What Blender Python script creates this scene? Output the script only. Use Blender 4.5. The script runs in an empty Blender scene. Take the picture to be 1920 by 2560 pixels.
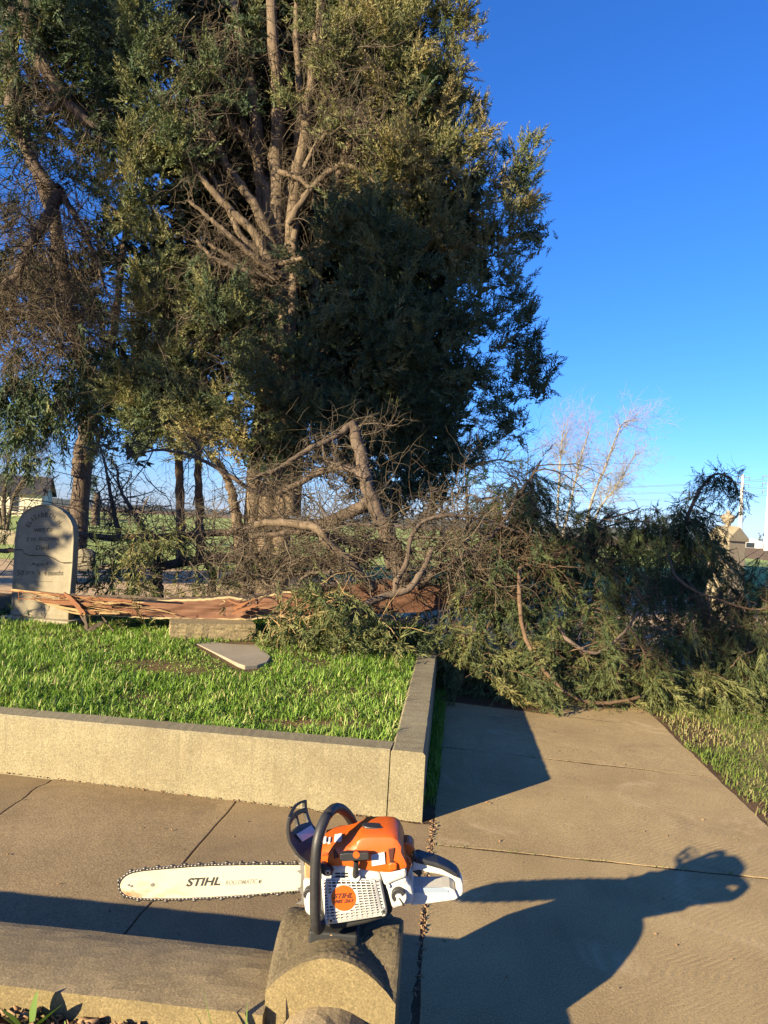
import bpy, bmesh, math
import numpy as np
from mathutils import Vector
rng = np.random.default_rng(11)
sc = bpy.context.scene
COL = sc.collection

# ------------------------------------------------------------------ camera
CAM_H, FPX, ROLL, PITCH = 1.45, 1850.0, math.radians(3.3), math.radians(0.93)
SUN_AZ, SUN_EL = math.radians(47.5), math.radians(16.9)      # direction the shadows fall, height of the sun
cF = np.array([0, math.cos(PITCH), math.sin(PITCH)]); cR0 = np.array([1.0, 0, 0]); cU0 = np.cross(cR0, cF)
cR = cR0*math.cos(ROLL) + cU0*math.sin(ROLL); cU = -cR0*math.sin(ROLL) + cU0*math.cos(ROLL)
cC = np.array([0, 0, CAM_H])
cam = bpy.data.cameras.new('camera'); camo = bpy.data.objects.new('camera', cam); COL.objects.link(camo)
from mathutils import Matrix
camo.matrix_world = Matrix(((cR[0], cU[0], -cF[0], 0), (cR[1], cU[1], -cF[1], 0), (cR[2], cU[2], -cF[2], CAM_H), (0, 0, 0, 1)))
cam.sensor_fit = 'VERTICAL'; cam.sensor_height = 36.0; cam.lens = 36.0*FPX/2560.0
cam.clip_start = 0.05; cam.clip_end = 30000
sc.camera = camo
# ------------------------------------------------------------------ sky and sun
w = bpy.data.worlds.new('World'); sc.world = w; w.use_nodes = True
nt = w.node_tree; nt.nodes.clear()
sky = nt.nodes.new('ShaderNodeTexSky'); sky.sky_type = 'NISHITA'; sky.sun_disc = False
sky.sun_elevation = SUN_EL; sky.sun_rotation = SUN_AZ + math.pi
sky.altitude = 0; sky.air_density = 1.0; sky.dust_density = 0.3; sky.ozone_density = 8.0
bg = nt.nodes.new('ShaderNodeBackground'); bg.inputs[1].default_value = 0.073
wo = nt.nodes.new('ShaderNodeOutputWorld')
hs_ = nt.nodes.new('ShaderNodeHueSaturation'); hs_.inputs['Saturation'].default_value = 1.07
nt.links.new(sky.outputs[0], hs_.inputs['Color']); mx_ = nt.nodes.new('ShaderNodeMix'); mx_.data_type = 'RGBA'; mx_.blend_type = 'MULTIPLY'; mx_.inputs[0].default_value = 1; mx_.inputs[7].default_value = (1.08, .95, 1.14, 1)
nt.links.new(hs_.outputs[0], mx_.inputs[6]); nt.links.new(mx_.outputs[2], bg.inputs[0]); nt.links.new(bg.outputs[0], wo.inputs[0])
sl = bpy.data.lights.new('sun', 'SUN'); sl.energy = 5.0; sl.angle = math.radians(0.5); sl.color = (1.0, 0.825, 0.53)
so = bpy.data.objects.new('sun', sl); COL.objects.link(so)
SUNV = np.array([math.sin(SUN_AZ)*math.cos(SUN_EL), math.cos(SUN_AZ)*math.cos(SUN_EL), -math.sin(SUN_EL)])
so.rotation_euler = Vector(SUNV).to_track_quat('-Z', 'Y').to_euler(); so.location = (-20, -18, 14)
sc.view_settings.view_transform = 'Standard'; sc.view_settings.look = 'None'
sc.view_settings.exposure = 1.72; sc.view_settings.gamma = 1.0

# ------------------------------------------------------------------ pixel helpers (photo 1920x2560)
def ray(x, y): return cF + cR*((x-960)/FPX) + cU*((1280-y)/FPX)
def G(x, y, z=0.0):                       # where the pixel's ray meets height z
    d = ray(x, y); return cC + d*((z-CAM_H)/d[2])
def D(x, y, Y):                           # where it meets the upright plane at distance Y
    d = ray(x, y); return cC + d*(Y/d[1])
def nrm(v):
    v = np.asarray(v, float); return v/np.maximum(np.linalg.norm(v, axis=-1, keepdims=True), 1e-9)

# ------------------------------------------------------------------ object helpers
WORLD = {}
def tag(o, label=None, cat=None, group=None, kind=None):
    if label: o['label'] = label
    if cat: o['category'] = cat
    if group: o['group'] = group
    if kind: o['kind'] = kind
    return o
def thing(name, label, cat, loc, group=None):
    o = bpy.data.objects.new(name, None); COL.objects.link(o); o.location = tuple(loc); o.empty_display_size = .1
    WORLD[o.name] = np.array(loc, float); return tag(o, label, cat, group)
def add_mesh(name, V, F, mat, parent=None, smooth=False, attr=None, loc=None, bevel=0, solid=0, subd=0, auto=None):
    """V world coordinates; F list of index tuples or an int array (n,3|4)"""
    V = np.asarray(V, float)
    off = WORLD[parent.name] if parent is not None else (np.array(loc, float) if loc is not None else np.zeros(3))
    me = bpy.data.meshes.new(name); L = V - off
    if isinstance(F, np.ndarray):
        k = F.shape[1]; n = len(F)
        me.vertices.add(len(L)); me.vertices.foreach_set('co', L.astype(np.float32).ravel())
        me.loops.add(n*k); me.loops.foreach_set('vertex_index', F.astype(np.int32).ravel())
        me.polygons.add(n); me.polygons.foreach_set('loop_start', (np.arange(n)*k).astype(np.int32))
        me.polygons.foreach_set('loop_total', np.full(n, k, np.int32))
        me.update(calc_edges=True)
    else:
        me.from_pydata([tuple(p) for p in L], [], [tuple(f) for f in F]); me.update()
        bm = bmesh.new(); bm.from_mesh(me); bmesh.ops.recalc_face_normals(bm, faces=bm.faces[:]); bm.to_mesh(me); bm.free(); me.update()
    if attr is not None:
        a = me.attributes.new('tint', 'FLOAT', 'POINT'); a.data.foreach_set('value', np.asarray(attr, np.float32))
    if smooth: me.polygons.foreach_set('use_smooth', np.ones(len(me.polygons), bool))
    if mat: me.materials.append(mat)
    o = bpy.data.objects.new(name, me); COL.objects.link(o)
    if parent is not None: o.parent = parent; WORLD[o.name] = WORLD[parent.name]
    else: o.location = tuple(off); WORLD[o.name] = off
    if solid:
        m = o.modifiers.new('solid', 'SOLIDIFY'); m.thickness = solid; m.offset = 0
    if bevel:
        m = o.modifiers.new('bevel', 'BEVEL'); m.width = bevel; m.segments = 2; m.limit_method = 'ANGLE'; m.angle_limit = math.radians(35)
    if subd:
        m = o.modifiers.new('sub', 'SUBSURF'); m.levels = subd; m.render_levels = subd
    return o
class Buf:
    """collects quads of many small pieces into one mesh"""
    def __init__(s): s.v = []; s.f = []; s.a = []; s.n = 0
    def add(s, V, F, A=None):
        V = np.asarray(V, float).reshape(-1, 3); F = np.asarray(F, int)
        s.v.append(V); s.f.append(F+s.n); s.n += len(V)
        s.a.append(np.zeros(len(V)) if A is None else np.broadcast_to(np.asarray(A, float), (len(V),)))
    def build(s, name, mat, parent=None, smooth=False, loc=None):
        if len({f.shape[1] for f in s.f}) > 1: s.f = [f if f.shape[1] == 3 else np.concatenate([f[:, :3], f[:, [0, 2, 3]]]) for f in s.f]
        return add_mesh(name, np.concatenate(s.v), np.concatenate(s.f), mat, parent, smooth, np.concatenate(s.a), loc)
def prism(poly, ext, flip=False):
    """closed prism: polygon (n,3) swept by vector ext"""
    poly = np.asarray(poly, float); n = len(poly); V = np.concatenate([poly, poly+np.asarray(ext, float)])
    F = [tuple(range(n)), tuple(range(2*n-1, n-1, -1))]
    for i in range(n): j = (i+1) % n; F.append((i, i+n, j+n, j))
    if flip: F = [tuple(reversed(f)) for f in F]
    return V, F
def box_quads(c, hx, hy, hz):
    c = np.asarray(c, float); V = np.array([c+sx*np.asarray(hx)+sy*np.asarray(hy)+sz*np.asarray(hz) for sx in (-1, 1) for sy in (-1, 1) for sz in (-1, 1)])
    F = np.array([[0, 1, 3, 2], [4, 6, 7, 5], [0, 4, 5, 1], [2, 3, 7, 6], [0, 2, 6, 4], [1, 5, 7, 3]]); return V, F
def frames(P):
    T = np.gradient(P, axis=-2); T = nrm(T)
    ref = np.zeros_like(T); ref[..., 0] = .31; ref[..., 1] = .91; ref[..., 2] = .27
    N = nrm(np.cross(T, ref)); B = np.cross(T, N); return T, N, B
def tubes(P, R, k=4, caps=False):
    """P (m,n,3), R (m,n) -> V, quads"""
    P = np.asarray(P, float); R = np.asarray(R, float)
    if P.ndim == 2: P = P[None]; R = R[None]
    m, n, _ = P.shape; T, N, B = frames(P)
    th = np.arange(k)*2*math.pi/k
    V = P[:, :, None, :] + R[:, :, None, None]*(np.cos(th)[None, None, :, None]*N[:, :, None, :] + np.sin(th)[None, None, :, None]*B[:, :, None, :])
    idx = np.arange(m*n*k).reshape(m, n, k); a = idx[:, :-1, :]; b = idx[:, 1:, :]
    F = np.stack([a, np.roll(a, -1, 2), np.roll(b, -1, 2), b], -1).reshape(-1, 4)
    V = V.reshape(-1, 3)
    if caps:
        ex = []
        for i in range(m):
            c = len(V); V = np.concatenate([V, P[i, :1], P[i, -1:]])
            for j in range(0, k):
                ex.append([idx[i, 0, (j+1) % k], idx[i, 0, j], c, c]); ex.append([idx[i, -1, j], idx[i, -1, (j+1) % k], c+1, c+1])
        # degenerate quads are turned into triangles fan of pairs
        F2 = []
        for i in range(m):
            for end, rev in ((0, True), (-1, False)):
                ring = list(idx[i, end]); ring = ring[::-1] if rev else ring
                for j in range(1, k-1, 2): F2.append([ring[0], ring[j], ring[min(j+1, k-1)], ring[min(j+2, k-1)]] if j+2 <= k-1 else None)
        F2 = [f for f in F2 if f is not None]
        V = V[:m*n*k]
        if F2: F = np.concatenate([F, np.array(F2)])
    return V, F
def spline(pts, n):
    """Catmull-Rom through pts (k,d) -> n points"""
    P = np.asarray(pts, float); k = len(P)
    if k == 2: return P[0]+(P[1]-P[0])*np.linspace(0, 1, n)[:, None]
    Q = np.concatenate([[2*P[0]-P[1]], P, [2*P[-1]-P[-2]]]); t = np.linspace(0, k-1-1e-6, n); i = t.astype(int); u = (t-i)[:, None]
    a, b, c, d = Q[i], Q[i+1], Q[i+2], Q[i+3]
    return .5*((2*b)+(-a+c)*u+(2*a-5*b+4*c-d)*u**2+(-a+3*b-3*c+d)*u**3)
def grow(S, Dr, L, R0, n=7, wander=.25, droop=0.0, tip=.25):
    """curved twigs from start points, directions, lengths, radii"""
    m = len(S); P = np.zeros((m, n, 3)); P[:, 0] = S; d = nrm(Dr).copy(); st = (np.asarray(L)/(n-1))[:, None]
    for i in range(1, n):
        d = nrm(d + rng.normal(0, wander, (m, 3)) + np.array([0, 0, -droop]))
        P[:, i] = P[:, i-1]+d*st
    R = np.asarray(R0)[:, None]*np.linspace(1, tip, n)[None, :]
    return P, R
def spawn(P, R, per, t0=.2, t1=1., spread=.9, ratio=.5, rr=.55, jit=.4, updir=None, upw=0):
    m, n, _ = P.shape; i = np.repeat(np.arange(m), per); t = rng.uniform(t0, t1, len(i))*(n-1.001)
    a = t.astype(int); u = (t-a)[:, None]; S = P[i, a]*(1-u)+P[i, a+1]*u; T = nrm(P[i, a+1]-P[i, a])
    d = nrm(T*(1-spread*.55)+nrm(rng.normal(0, 1, (len(i), 3)))*spread)
    if updir is not None: d = nrm(d+np.asarray(updir)*upw)
    Lp = np.linalg.norm(np.diff(P, axis=1), axis=2).sum(1)[i]
    return S, d, Lp*ratio*rng.uniform(1-jit, 1+jit, len(i)), R[i, a]*rr
# ------------------------------------------------------------------ materials
class N:
    def __init__(s, name):
        s.m = bpy.data.materials.new(name); s.m.use_nodes = True; s.t = s.m.node_tree; s.t.nodes.clear()
        s.o = s.n('ShaderNodeOutputMaterial')
    def n(s, typ, **k):
        x = s.t.nodes.new(typ)
        for a, b in k.items(): setattr(x, a, b)
        return x
    def l(s, a, b): s.t.links.new(a, b)
    def put(s, sock, v):
        if isinstance(v, bpy.types.NodeSocket): s.l(v, sock)
        elif v is not None: sock.default_value = (*v, 1.0) if (isinstance(v, (tuple, list)) and len(v) == 3 and sock.type == 'RGBA') else v
    def co(s, kind='Object', scale=None, rot=None):
        c = s.n('ShaderNodeTexCoord').outputs[kind]
        if scale is not None or rot is not None:
            mp = s.n('ShaderNodeMapping'); s.l(c, mp.inputs[0])
            if scale is not None: mp.inputs['Scale'].default_value = scale
            if rot is not None: mp.inputs['Rotation'].default_value = rot
            c = mp.outputs[0]
        return c
    def noise(s, scale, detail=4, rough=.55, co=None, dist=0):
        x = s.n('ShaderNodeTexNoise'); x.inputs['Scale'].default_value = scale; x.inputs['Detail'].default_value = detail
        x.inputs['Roughness'].default_value = rough; x.inputs['Distortion'].default_value = dist; s.l(co if co is not None else s.co(), x.inputs['Vector']); return x.outputs[0]
    def voro(s, scale, co=None, feat='F1', out='Distance'):
        x = s.n('ShaderNodeTexVoronoi'); x.feature = feat; x.inputs['Scale'].default_value = scale; s.l(co if co is not None else s.co(), x.inputs['Vector']); return x.outputs[out]
    def ramp(s, fac, stops, interp='LINEAR'):
        x = s.n('ShaderNodeValToRGB'); x.color_ramp.interpolation = interp; e = x.color_ramp.elements
        while len(e) < len(stops): e.new(.5)
        for i, (p, c) in enumerate(stops): e[i].position = p; e[i].color = (*c, 1) if len(c) == 3 else c
        s.put(x.inputs[0], fac); return x.outputs[0]
    def mix(s, fac, a, b, mode='MIX'):
        x = s.n('ShaderNodeMix', data_type='RGBA', blend_type=mode); s.put(x.inputs[0], fac); s.put(x.inputs[6], a); s.put(x.inputs[7], b); return x.outputs[2]
    def math(s, op, a, b=None, clamp=False):
        x = s.n('ShaderNodeMath', operation=op); x.use_clamp = clamp; s.put(x.inputs[0], a)
        if b is not None: s.put(x.inputs[1], b)
        return x.outputs[0]
    def bump(s, h, strength=.4, dist=.01, nor=None):
        x = s.n('ShaderNodeBump'); x.inputs['Strength'].default_value = strength; x.inputs['Distance'].default_value = dist; s.l(h, x.inputs['Height'])
        if nor is not None: s.l(nor, x.inputs['Normal'])
        return x.outputs[0]
    def bsdf(s, col, rough=.8, metal=0, nor=None, spec=.4, coat=0, **k):
        x = s.n('ShaderNodeBsdfPrincipled'); s.put(x.inputs['Base Color'], col); s.put(x.inputs['Roughness'], rough); s.put(x.inputs['Metallic'], metal)
        s.put(x.inputs['Specular IOR Level'], spec); s.put(x.inputs['Coat Weight'], coat)
        if nor is not None: s.l(nor, x.inputs['Normal'])
        s.l(x.outputs[0], s.o.inputs[0]); return x
def concrete(name, c_lo, c_hi, stain=(.12, .09, .06), grit=180, bumpd=.004, broom=False, stain_amt=.5, patch=None, speck=.5):
    m = N(name); big = m.noise(1.1, 5, .6); mid = m.noise(9, 6, .7); gr = m.noise(grit, 3, .7); sp = m.voro(grit*.7)
    c = m.ramp(m.math('ADD', m.math('MULTIPLY', big, .75), m.math('MULTIPLY', mid, .3)), [(.36, c_lo), (.66, c_hi)])
    c = m.mix(m.math('MULTIPLY', m.ramp(gr, [(.36, (1, 1, 1)), (.52, (0, 0, 0))]), speck), c, tuple(x*.42 for x in c_lo))
    c = m.mix(m.math('MULTIPLY', m.ramp(gr, [(.56, (0, 0, 0)), (.70, (1, 1, 1))]), speck), c, tuple(min(1, x*1.6) for x in c_hi))
    st = m.noise(1.6, 10, .75, dist=1.1); c = m.mix(m.math('MULTIPLY', m.ramp(st, [(.52, (0, 0, 0)), (.7, (1, 1, 1))]), stain_amt), c, stain)
    if patch: c = m.mix(m.math('MULTIPLY', m.ramp(m.noise(1.9, 6, .7, dist=1.2), [(.56, (0, 0, 0)), (.70, (1, 1, 1))]), .75), c, patch)
    oi = m.n('ShaderNodeObjectInfo'); c = m.mix(m.math('MULTIPLY', oi.outputs['Random'], .22), c, tuple(x*.55 for x in c_lo))
    h = m.math('ADD', m.math('MULTIPLY', gr, .7), m.math('MULTIPLY', sp, .5)); h = m.math('ADD', h, m.math('MULTIPLY', mid, .25))
    if broom:
        wv = m.n('ShaderNodeTexWave'); wv.inputs['Scale'].default_value = 9; wv.inputs['Distortion'].default_value = 9; wv.inputs['Detail'].default_value = 3; wv.inputs['Detail Scale'].default_value = .35
        m.l(m.co('Object', (1, 2.2, 1), (0, 0, .5)), wv.inputs['Vector']); h = m.math('ADD', h, m.math('MULTIPLY', m.math('MULTIPLY', wv.outputs['Fac'], m.ramp(m.noise(.9, 3), [(.42, (0, 0, 0)), (.6, (1, 1, 1))])), 1.5))
    m.bsdf(c, .92, nor=m.bump(h, .5, bumpd*.7), spec=.2); return m.m
def bark(name, a, b, sc_=14, stretch=(1, 1, .12), bd=.02):
    m = N(name); co = m.co('Object', stretch); n1 = m.noise(sc_, 6, .7, co, .5); n2 = m.noise(3, 4)
    c = m.ramp(n1, [(.3, a), (.7, b)]); c = m.mix(m.math('MULTIPLY', n2, .4), c, tuple(x*.55 for x in a)); m.bsdf(c, .95, nor=m.bump(n1, .9, bd), spec=.1); return m.m
def plain(name, c, rough=.5, metal=0, coat=0, spec=.5, bumpn=None, dirt=None, dirt_amt=.3):
    m = N(name); col = c; nor = None
    if dirt is not None: col = m.mix(m.math('MULTIPLY', m.ramp(m.noise(23, 6, .7), [(.45, (0, 0, 0)), (.72, (1, 1, 1))]), dirt_amt), c, dirt)
    if bumpn: nor = m.bump(m.noise(bumpn[0], 3), bumpn[1], bumpn[2])
    r = m.math('ADD', m.math('MULTIPLY', m.noise(40, 4), .25), rough-.12); m.bsdf(col, r, metal, nor, spec, coat); return m.m
def leafmat(name, stops, trans=.16, rough=.65):
    m = N(name); at = m.n('ShaderNodeAttribute'); at.attribute_name = 'tint'
    f = m.math('ADD', at.outputs['Fac'], m.math('MULTIPLY', m.math('SUBTRACT', m.noise(1.3, 3), .5), .35), clamp=True)
    c = m.ramp(f, stops); d = m.n('ShaderNodeBsdfPrincipled'); m.l(c, d.inputs['Base Color']); d.inputs['Roughness'].default_value = rough; d.inputs['Specular IOR Level'].default_value = .25
    tr = m.n('ShaderNodeBsdfTranslucent'); m.l(m.mix(1, c, (.9, 1, .35), 'MULTIPLY'), tr.inputs[0])
    mx = m.n('ShaderNodeMixShader'); mx.inputs[0].default_value = trans; m.l(d.outputs[0], mx.inputs[1]); m.l(tr.outputs[0], mx.inputs[2]); m.l(mx.outputs[0], m.o.inputs[0]); return m.m
MAT = {}
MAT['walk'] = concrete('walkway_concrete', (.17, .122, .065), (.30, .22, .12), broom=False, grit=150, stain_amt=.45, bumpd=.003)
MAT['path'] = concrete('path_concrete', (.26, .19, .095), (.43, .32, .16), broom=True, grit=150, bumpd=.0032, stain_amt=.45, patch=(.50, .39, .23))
MAT['wall'] = concrete('retaining_concrete', (.17, .145, .09), (.27, .235, .145), grit=130, bumpd=.003, stain=(.15, .105, .055), stain_amt=.4)
MAT['oldwall'] = concrete('weathered_concrete', (.155, .12, .06), (.27, .21, .105), grit=190, stain=(.065, .05, .035), stain_amt=.45, bumpd=.0018)
MAT['oldtop'] = concrete('upward_face_concrete', (.16, .125, .075), (.28, .22, .135), grit=190, stain=(.05, .042, .03), stain_amt=.5, bumpd=.002)  # separate concrete tone for upward faces of the low wall
MAT['piertop'] = concrete('dark_cap_concrete', (.075, .06, .037), (.15, .12, .074), grit=190, stain=(.05, .04, .028), stain_amt=.5, bumpd=.002)  # darker concrete tone for the pier's upward faces
MAT['stone'] = concrete('rough_stone', (.21, .165, .09), (.31, .245, .14), grit=60, stain=(.15, .11, .06), bumpd=.012)
MAT['slabstone'] = concrete('flat_stone', (.22, .185, .13), (.33, .285, .21), grit=200, stain=(.2, .18, .14))
MAT['marble'] = concrete('weathered_marble', (.18, .155, .105), (.29, .255, .185), grit=60, speck=.12, stain=(.13, .105, .065), stain_amt=.7, bumpd=.003)
MAT['marble_dark'] = concrete('carved_marble', (.07, .06, .042), (.12, .104, .075), grit=60, stain=(.1, .09, .07), speck=.1)
MAT['crack'] = plain('crack_shadow', (.03, .027, .022), .95, spec=.1)
MAT['redbark'] = bark('torn_reddish_bark', (.075, .035, .022), (.17, .095, .06), 9, (.15, 1, 1.6), .03)
MAT['bark'] = bark('cypress_bark', (.075, .055, .038), (.24, .185, .13))
MAT['barkdk'] = bark('grey_brown_bark', (.055, .042, .033), (.17, .13, .10))
MAT['twig'] = bark('twig_bark', (.055, .043, .031), (.175, .142, .104), 30, (1, 1, 1), .004)
MAT['twigred'] = bark('red_twig_bark', (.075, .048, .03), (.19, .128, .082), 30, (1, 1, 1), .004)
MAT['palebark'] = bark('pale_bark', (.22, .19, .15), (.35, .31, .25), 10, (1, 1, .4), .01)
GREEN = [(0, (.013, .025, .016)), (.35, (.064, .098, .052)), (.6, (.122, .135, .058)), (.82, (.215, .20, .085)), (1, (.24, .19, .09))]  # near-black first stop carries the painted shade of the crown interior
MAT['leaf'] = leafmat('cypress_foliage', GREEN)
MAT['leafdry'] = leafmat('drying_foliage', [(0, (.026, .046, .022)), (.4, (.072, .094, .034)), (.75, (.16, .16, .058)), (1, (.20, .14, .06))])
MAT['grass'] = leafmat('grass_blades', [(0, (.06, .13, .016)), (.5, (.16, .285, .038)), (.85, (.32, .42, .10)), (1, (.46, .40, .20))], .35, .5)
MAT['drygrass'] = leafmat('dry_grass_blades', [(0, (.06, .11, .016)), (.5, (.15, .21, .04)), (.8, (.27, .25, .10)), (1, (.36, .28, .15))], .3, .6)
MAT['orange'] = plain('orange_plastic', (.50, .085, .005), .42, coat=.15, dirt=(.3, .09, .03), dirt_amt=.25)
MAT['white'] = plain('white_plastic', (.46, .455, .43), .45, dirt=(.24, .19, .13), dirt_amt=.35)
MAT['black'] = plain('black_rubber', (.018, .018, .019), .5, bumpn=(300, .15, .001), dirt=(.06, .055, .05), dirt_amt=.35)
MAT['dark'] = plain('dark_interior', (.012, .012, .012), .7)
MAT['steel'] = plain('steel', (.42, .41, .39), .4, .85, dirt=(.2, .17, .13), dirt_amt=.4)
MAT['chain'] = plain('chain_steel', (.13, .12, .11), .45, .7, dirt=(.06, .045, .03), dirt_amt=.6)
MAT['ink'] = plain('black_ink', (.02, .02, .02), .6)
MAT['inkorange'] = plain('dark_print', (.06, .012, .006), .6)
MAT['greyink'] = plain('grey_ink', (.17, .165, .14), .6)
MAT['label'] = plain('label_paper', (.46, .47, .48), .5)
MAT['labelblue'] = plain('label_print', (.22, .27, .34), .6)
MAT['amber'] = plain('dusty_brown_metal', (.36, .2, .09), .55, .3, dirt=(.5, .36, .2), dirt_amt=.5)
MAT['splinter'] = plain('splintered_sapwood', (.36, .26, .13), .8, spec=.15, dirt=(.42, .18, .07), dirt_amt=.7)
MAT['splinterred'] = plain('splintered_heartwood', (.20, .095, .05), .85, spec=.15, dirt=(.25, .09, .04), dirt_amt=.7)
def bar_material(x0, x1, zl):
    m = N('painted_guide_bar'); sep = m.n('ShaderNodeSeparateXYZ'); m.l(m.co('Object'), sep.inputs[0]); nz = m.noise(22, 8, .75, m.co('Object', (1, 1, 3)))
    t = m.n('ShaderNodeMapRange'); m.l(sep.outputs[0], t.inputs[0]); t.inputs[1].default_value = x0; t.inputs[2].default_value = x1; t.inputs[3].default_value = 1; t.inputs[4].default_value = 0
    b = m.n('ShaderNodeMapRange'); m.l(sep.outputs[2], b.inputs[0]); b.inputs[1].default_value = zl; b.inputs[2].default_value = zl+.055; b.inputs[3].default_value = 1; b.inputs[4].default_value = 0
    f = m.math('MULTIPLY', m.math('MULTIPLY', m.math('POWER', t.outputs[0], .8), m.math('ADD', b.outputs[0], .25)), m.ramp(nz, [(.4, (0, 0, 0)), (.62, (1, 1, 1))]), clamp=True)
    c = m.mix(f, (.43, .405, .31), (.27, .13, .05)); m.bsdf(c, .45, spec=.4); return m.m
def wood_face():
    m = N('split_heartwood'); co = m.co('Object', (.35, 1, 7)); n1 = m.noise(5, 7, .65, co, .6); n2 = m.noise(22, 5, .7, m.co('Object', (.3, 1, 5)))
    at = m.n('ShaderNodeAttribute'); at.attribute_name = 'tint'          # 0 heart, 1 sapwood edge
    heart = m.ramp(n1, [(.25, (.07, .033, .02)), (.5, (.14, .07, .042)), (.75, (.21, .125, .075))])
    heart = m.mix(m.math('MULTIPLY', m.ramp(n2, [(.35, (1, 1, 1)), (.5, (0, 0, 0))]), .5), heart, (.16, .06, .03))
    f = m.math('ADD', at.outputs['Fac'], m.math('MULTIPLY', m.math('SUBTRACT', n1, .5), .5))
    c = m.mix(m.ramp(f, [(.55, (0, 0, 0)), (.68, (1, 1, 1))]), heart, (.36, .28, .155))
    h = m.math('ADD', n1, m.math('MULTIPLY', n2, .6)); m.bsdf(c, .75, nor=m.bump(h, .8, .012), spec=.2); return m.m
MAT['woodface'] = wood_face()
def soil(name, a, b, c3):
    m = N(name); n1 = m.noise(3, 6, .7); n2 = m.noise(40, 5, .75); c = m.ramp(n1, [(.35, a), (.65, b)]); c = m.mix(m.math('MULTIPLY', m.ramp(n2, [(.5, (0, 0, 0)), (.68, (1, 1, 1))]), .6), c, c3)
    m.bsdf(c, .95, nor=m.bump(n2, .9, .02), spec=.1); return m.m
MAT['soil'] = soil('plot_soil', (.07, .06, .03), (.16, .095, .05), (.26, .17, .09))
MAT['soil2'] = soil('lawn_soil', (.10, .10, .035), (.21, .17, .075), (.30, .25, .12))
MAT['mulch'] = soil('dark_litter_soil', (.05, .035, .022), (.12, .075, .045), (.2, .12, .06))
MAT['road'] = soil('tan_dirt', (.40, .29, .175), (.52, .39, .24), (.36, .29, .16))
MAT['field'] = soil('field_grass', (.26, .33, .09), (.33, .39, .12), (.36, .35, .15))
MAT['brownfield'] = soil('brown_field', (.16, .11, .06), (.25, .17, .09), (.12, .12, .04))
MAT['hills'] = plain('far_hills', (.10, .11, .09), .95, spec=.1)
MAT['cream'] = plain('cream_siding', (.62, .56, .40), .8)
MAT['whitepaint'] = plain('white_paint', (.6, .59, .56), .6)
MAT['roofing'] = plain('dark_shingles', (.035, .035, .038), .85, bumpn=(30, .5, .02))
MAT['glass'] = plain('window_glass', (.02, .025, .03), .2)
MAT['chip'] = plain('wood_chip', (.27, .175, .10), .9, spec=.1, dirt=(.10, .05, .03), dirt_amt=.6)
MAT['weed'] = leafmat('weed_leaf', [(0, (.05, .09, .02)), (.6, (.12, .19, .05)), (1, (.22, .26, .1))], .3, .45)

# ================================================================== GROUND AND PAVING
def sheet(name, x0, x1, y0, y1, z, mat, nx=2, ny=2, zf=None):
    X, Y = np.meshgrid(np.linspace(x0, x1, nx), np.linspace(y0, y1, ny)); Z = np.full_like(X, z) if zf is None else zf(X, Y)
    V = np.stack([X, Y, Z], -1).reshape(-1, 3); i = np.arange(nx*ny).reshape(ny, nx)
    F = np.stack([i[:-1, :-1], i[:-1, 1:], i[1:, 1:], i[1:, :-1]], -1).reshape(-1, 4)
    return add_mesh(name, V, F, mat)
tag(sheet('ground', -9000, 9000, -300, 14000, -.07, MAT['brownfield']), kind='structure')
tag(sheet('dirt_road', -60, 14, 9.3, 19.5, -.03, MAT['road'], 40, 12, lambda X, Y: -.03+.012*np.sin(X*1.3)*np.cos(Y)), kind='structure')
tag(sheet('field', -220, 40, 19.3, 320, -.02, MAT['field']), kind='structure')
# hills on the horizon
hx = np.linspace(-9000, 9000, 160); hz = 60+55*np.sin(hx*.0009)+35*np.sin(hx*.0023+1)+18*np.sin(hx*.006+2)+rng.normal(0, 3, 160)
hv = []; 
for x, z in zip(hx, hz): hv += [(x, 9000, -10), (x, 9600, max(z, 12)), (x, 11500, -10)]
hf = [(3*i+a, 3*i+3+a, 3*i+4+a, 3*i+1+a) for i in range(159) for a in (0, 1)]
tag(add_mesh('hills', hv, hf, MAT['hills'], smooth=True), kind='structure')

def isect(p, d, q, e):
    A = np.array([[d[0], -e[0]], [d[1], -e[1]]]); t = np.linalg.solve(A, np.array([q[0]-p[0], q[1]-p[1]])); return np.array([p[0]+d[0]*t[0], p[1]+d[1]*t[0]])
pL0, pL1 = G(1045, 2560)[:2], G(1112, 1757)[:2]; pR0, pR1 = G(1920, 2068)[:2], G(1617, 1772)[:2]
dL, dR = pL1-pL0, pR1-pR0
PATH_U = nrm(dL); PATH_N = np.array([PATH_U[1], -PATH_U[0]])        # along the path, and to its right
joints = [((1080, 2110), (1920, 2195)), ((1105, 1866), (1810, 1946)), ((1115, 1752), (1675, 1822))]
cuts = [(pL0-dL*.55, pR0-dR*.95)]
for a, b in joints:
    A, B = G(*a)[:2], G(*b)[:2]; cuts.append((isect(pL0, dL, A, B-A), isect(pR0, dR, A, B-A)))
cuts.append((pL0+dL*1.55, pR0+dR*3.0-np.array([.1, 0]))); cuts.append((pL0+dL*2.0, pR0+dR*4.4))
def wob(a, b, n, amp):
    P = a+(b-a)*np.linspace(0, 1, n)[:, None]; nn = nrm(np.array([-(b-a)[1], (b-a)[0]])); e = np.cumsum(rng.normal(0, amp, n)); e -= np.linspace(e[0], e[-1], n)
    return P+nn*(e+rng.normal(0, amp*.6, n))[:, None]
path = tag(sheet('path', -.1, 6, -.6, 9.2, -.0032, MAT['mulch']), kind='structure')
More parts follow.
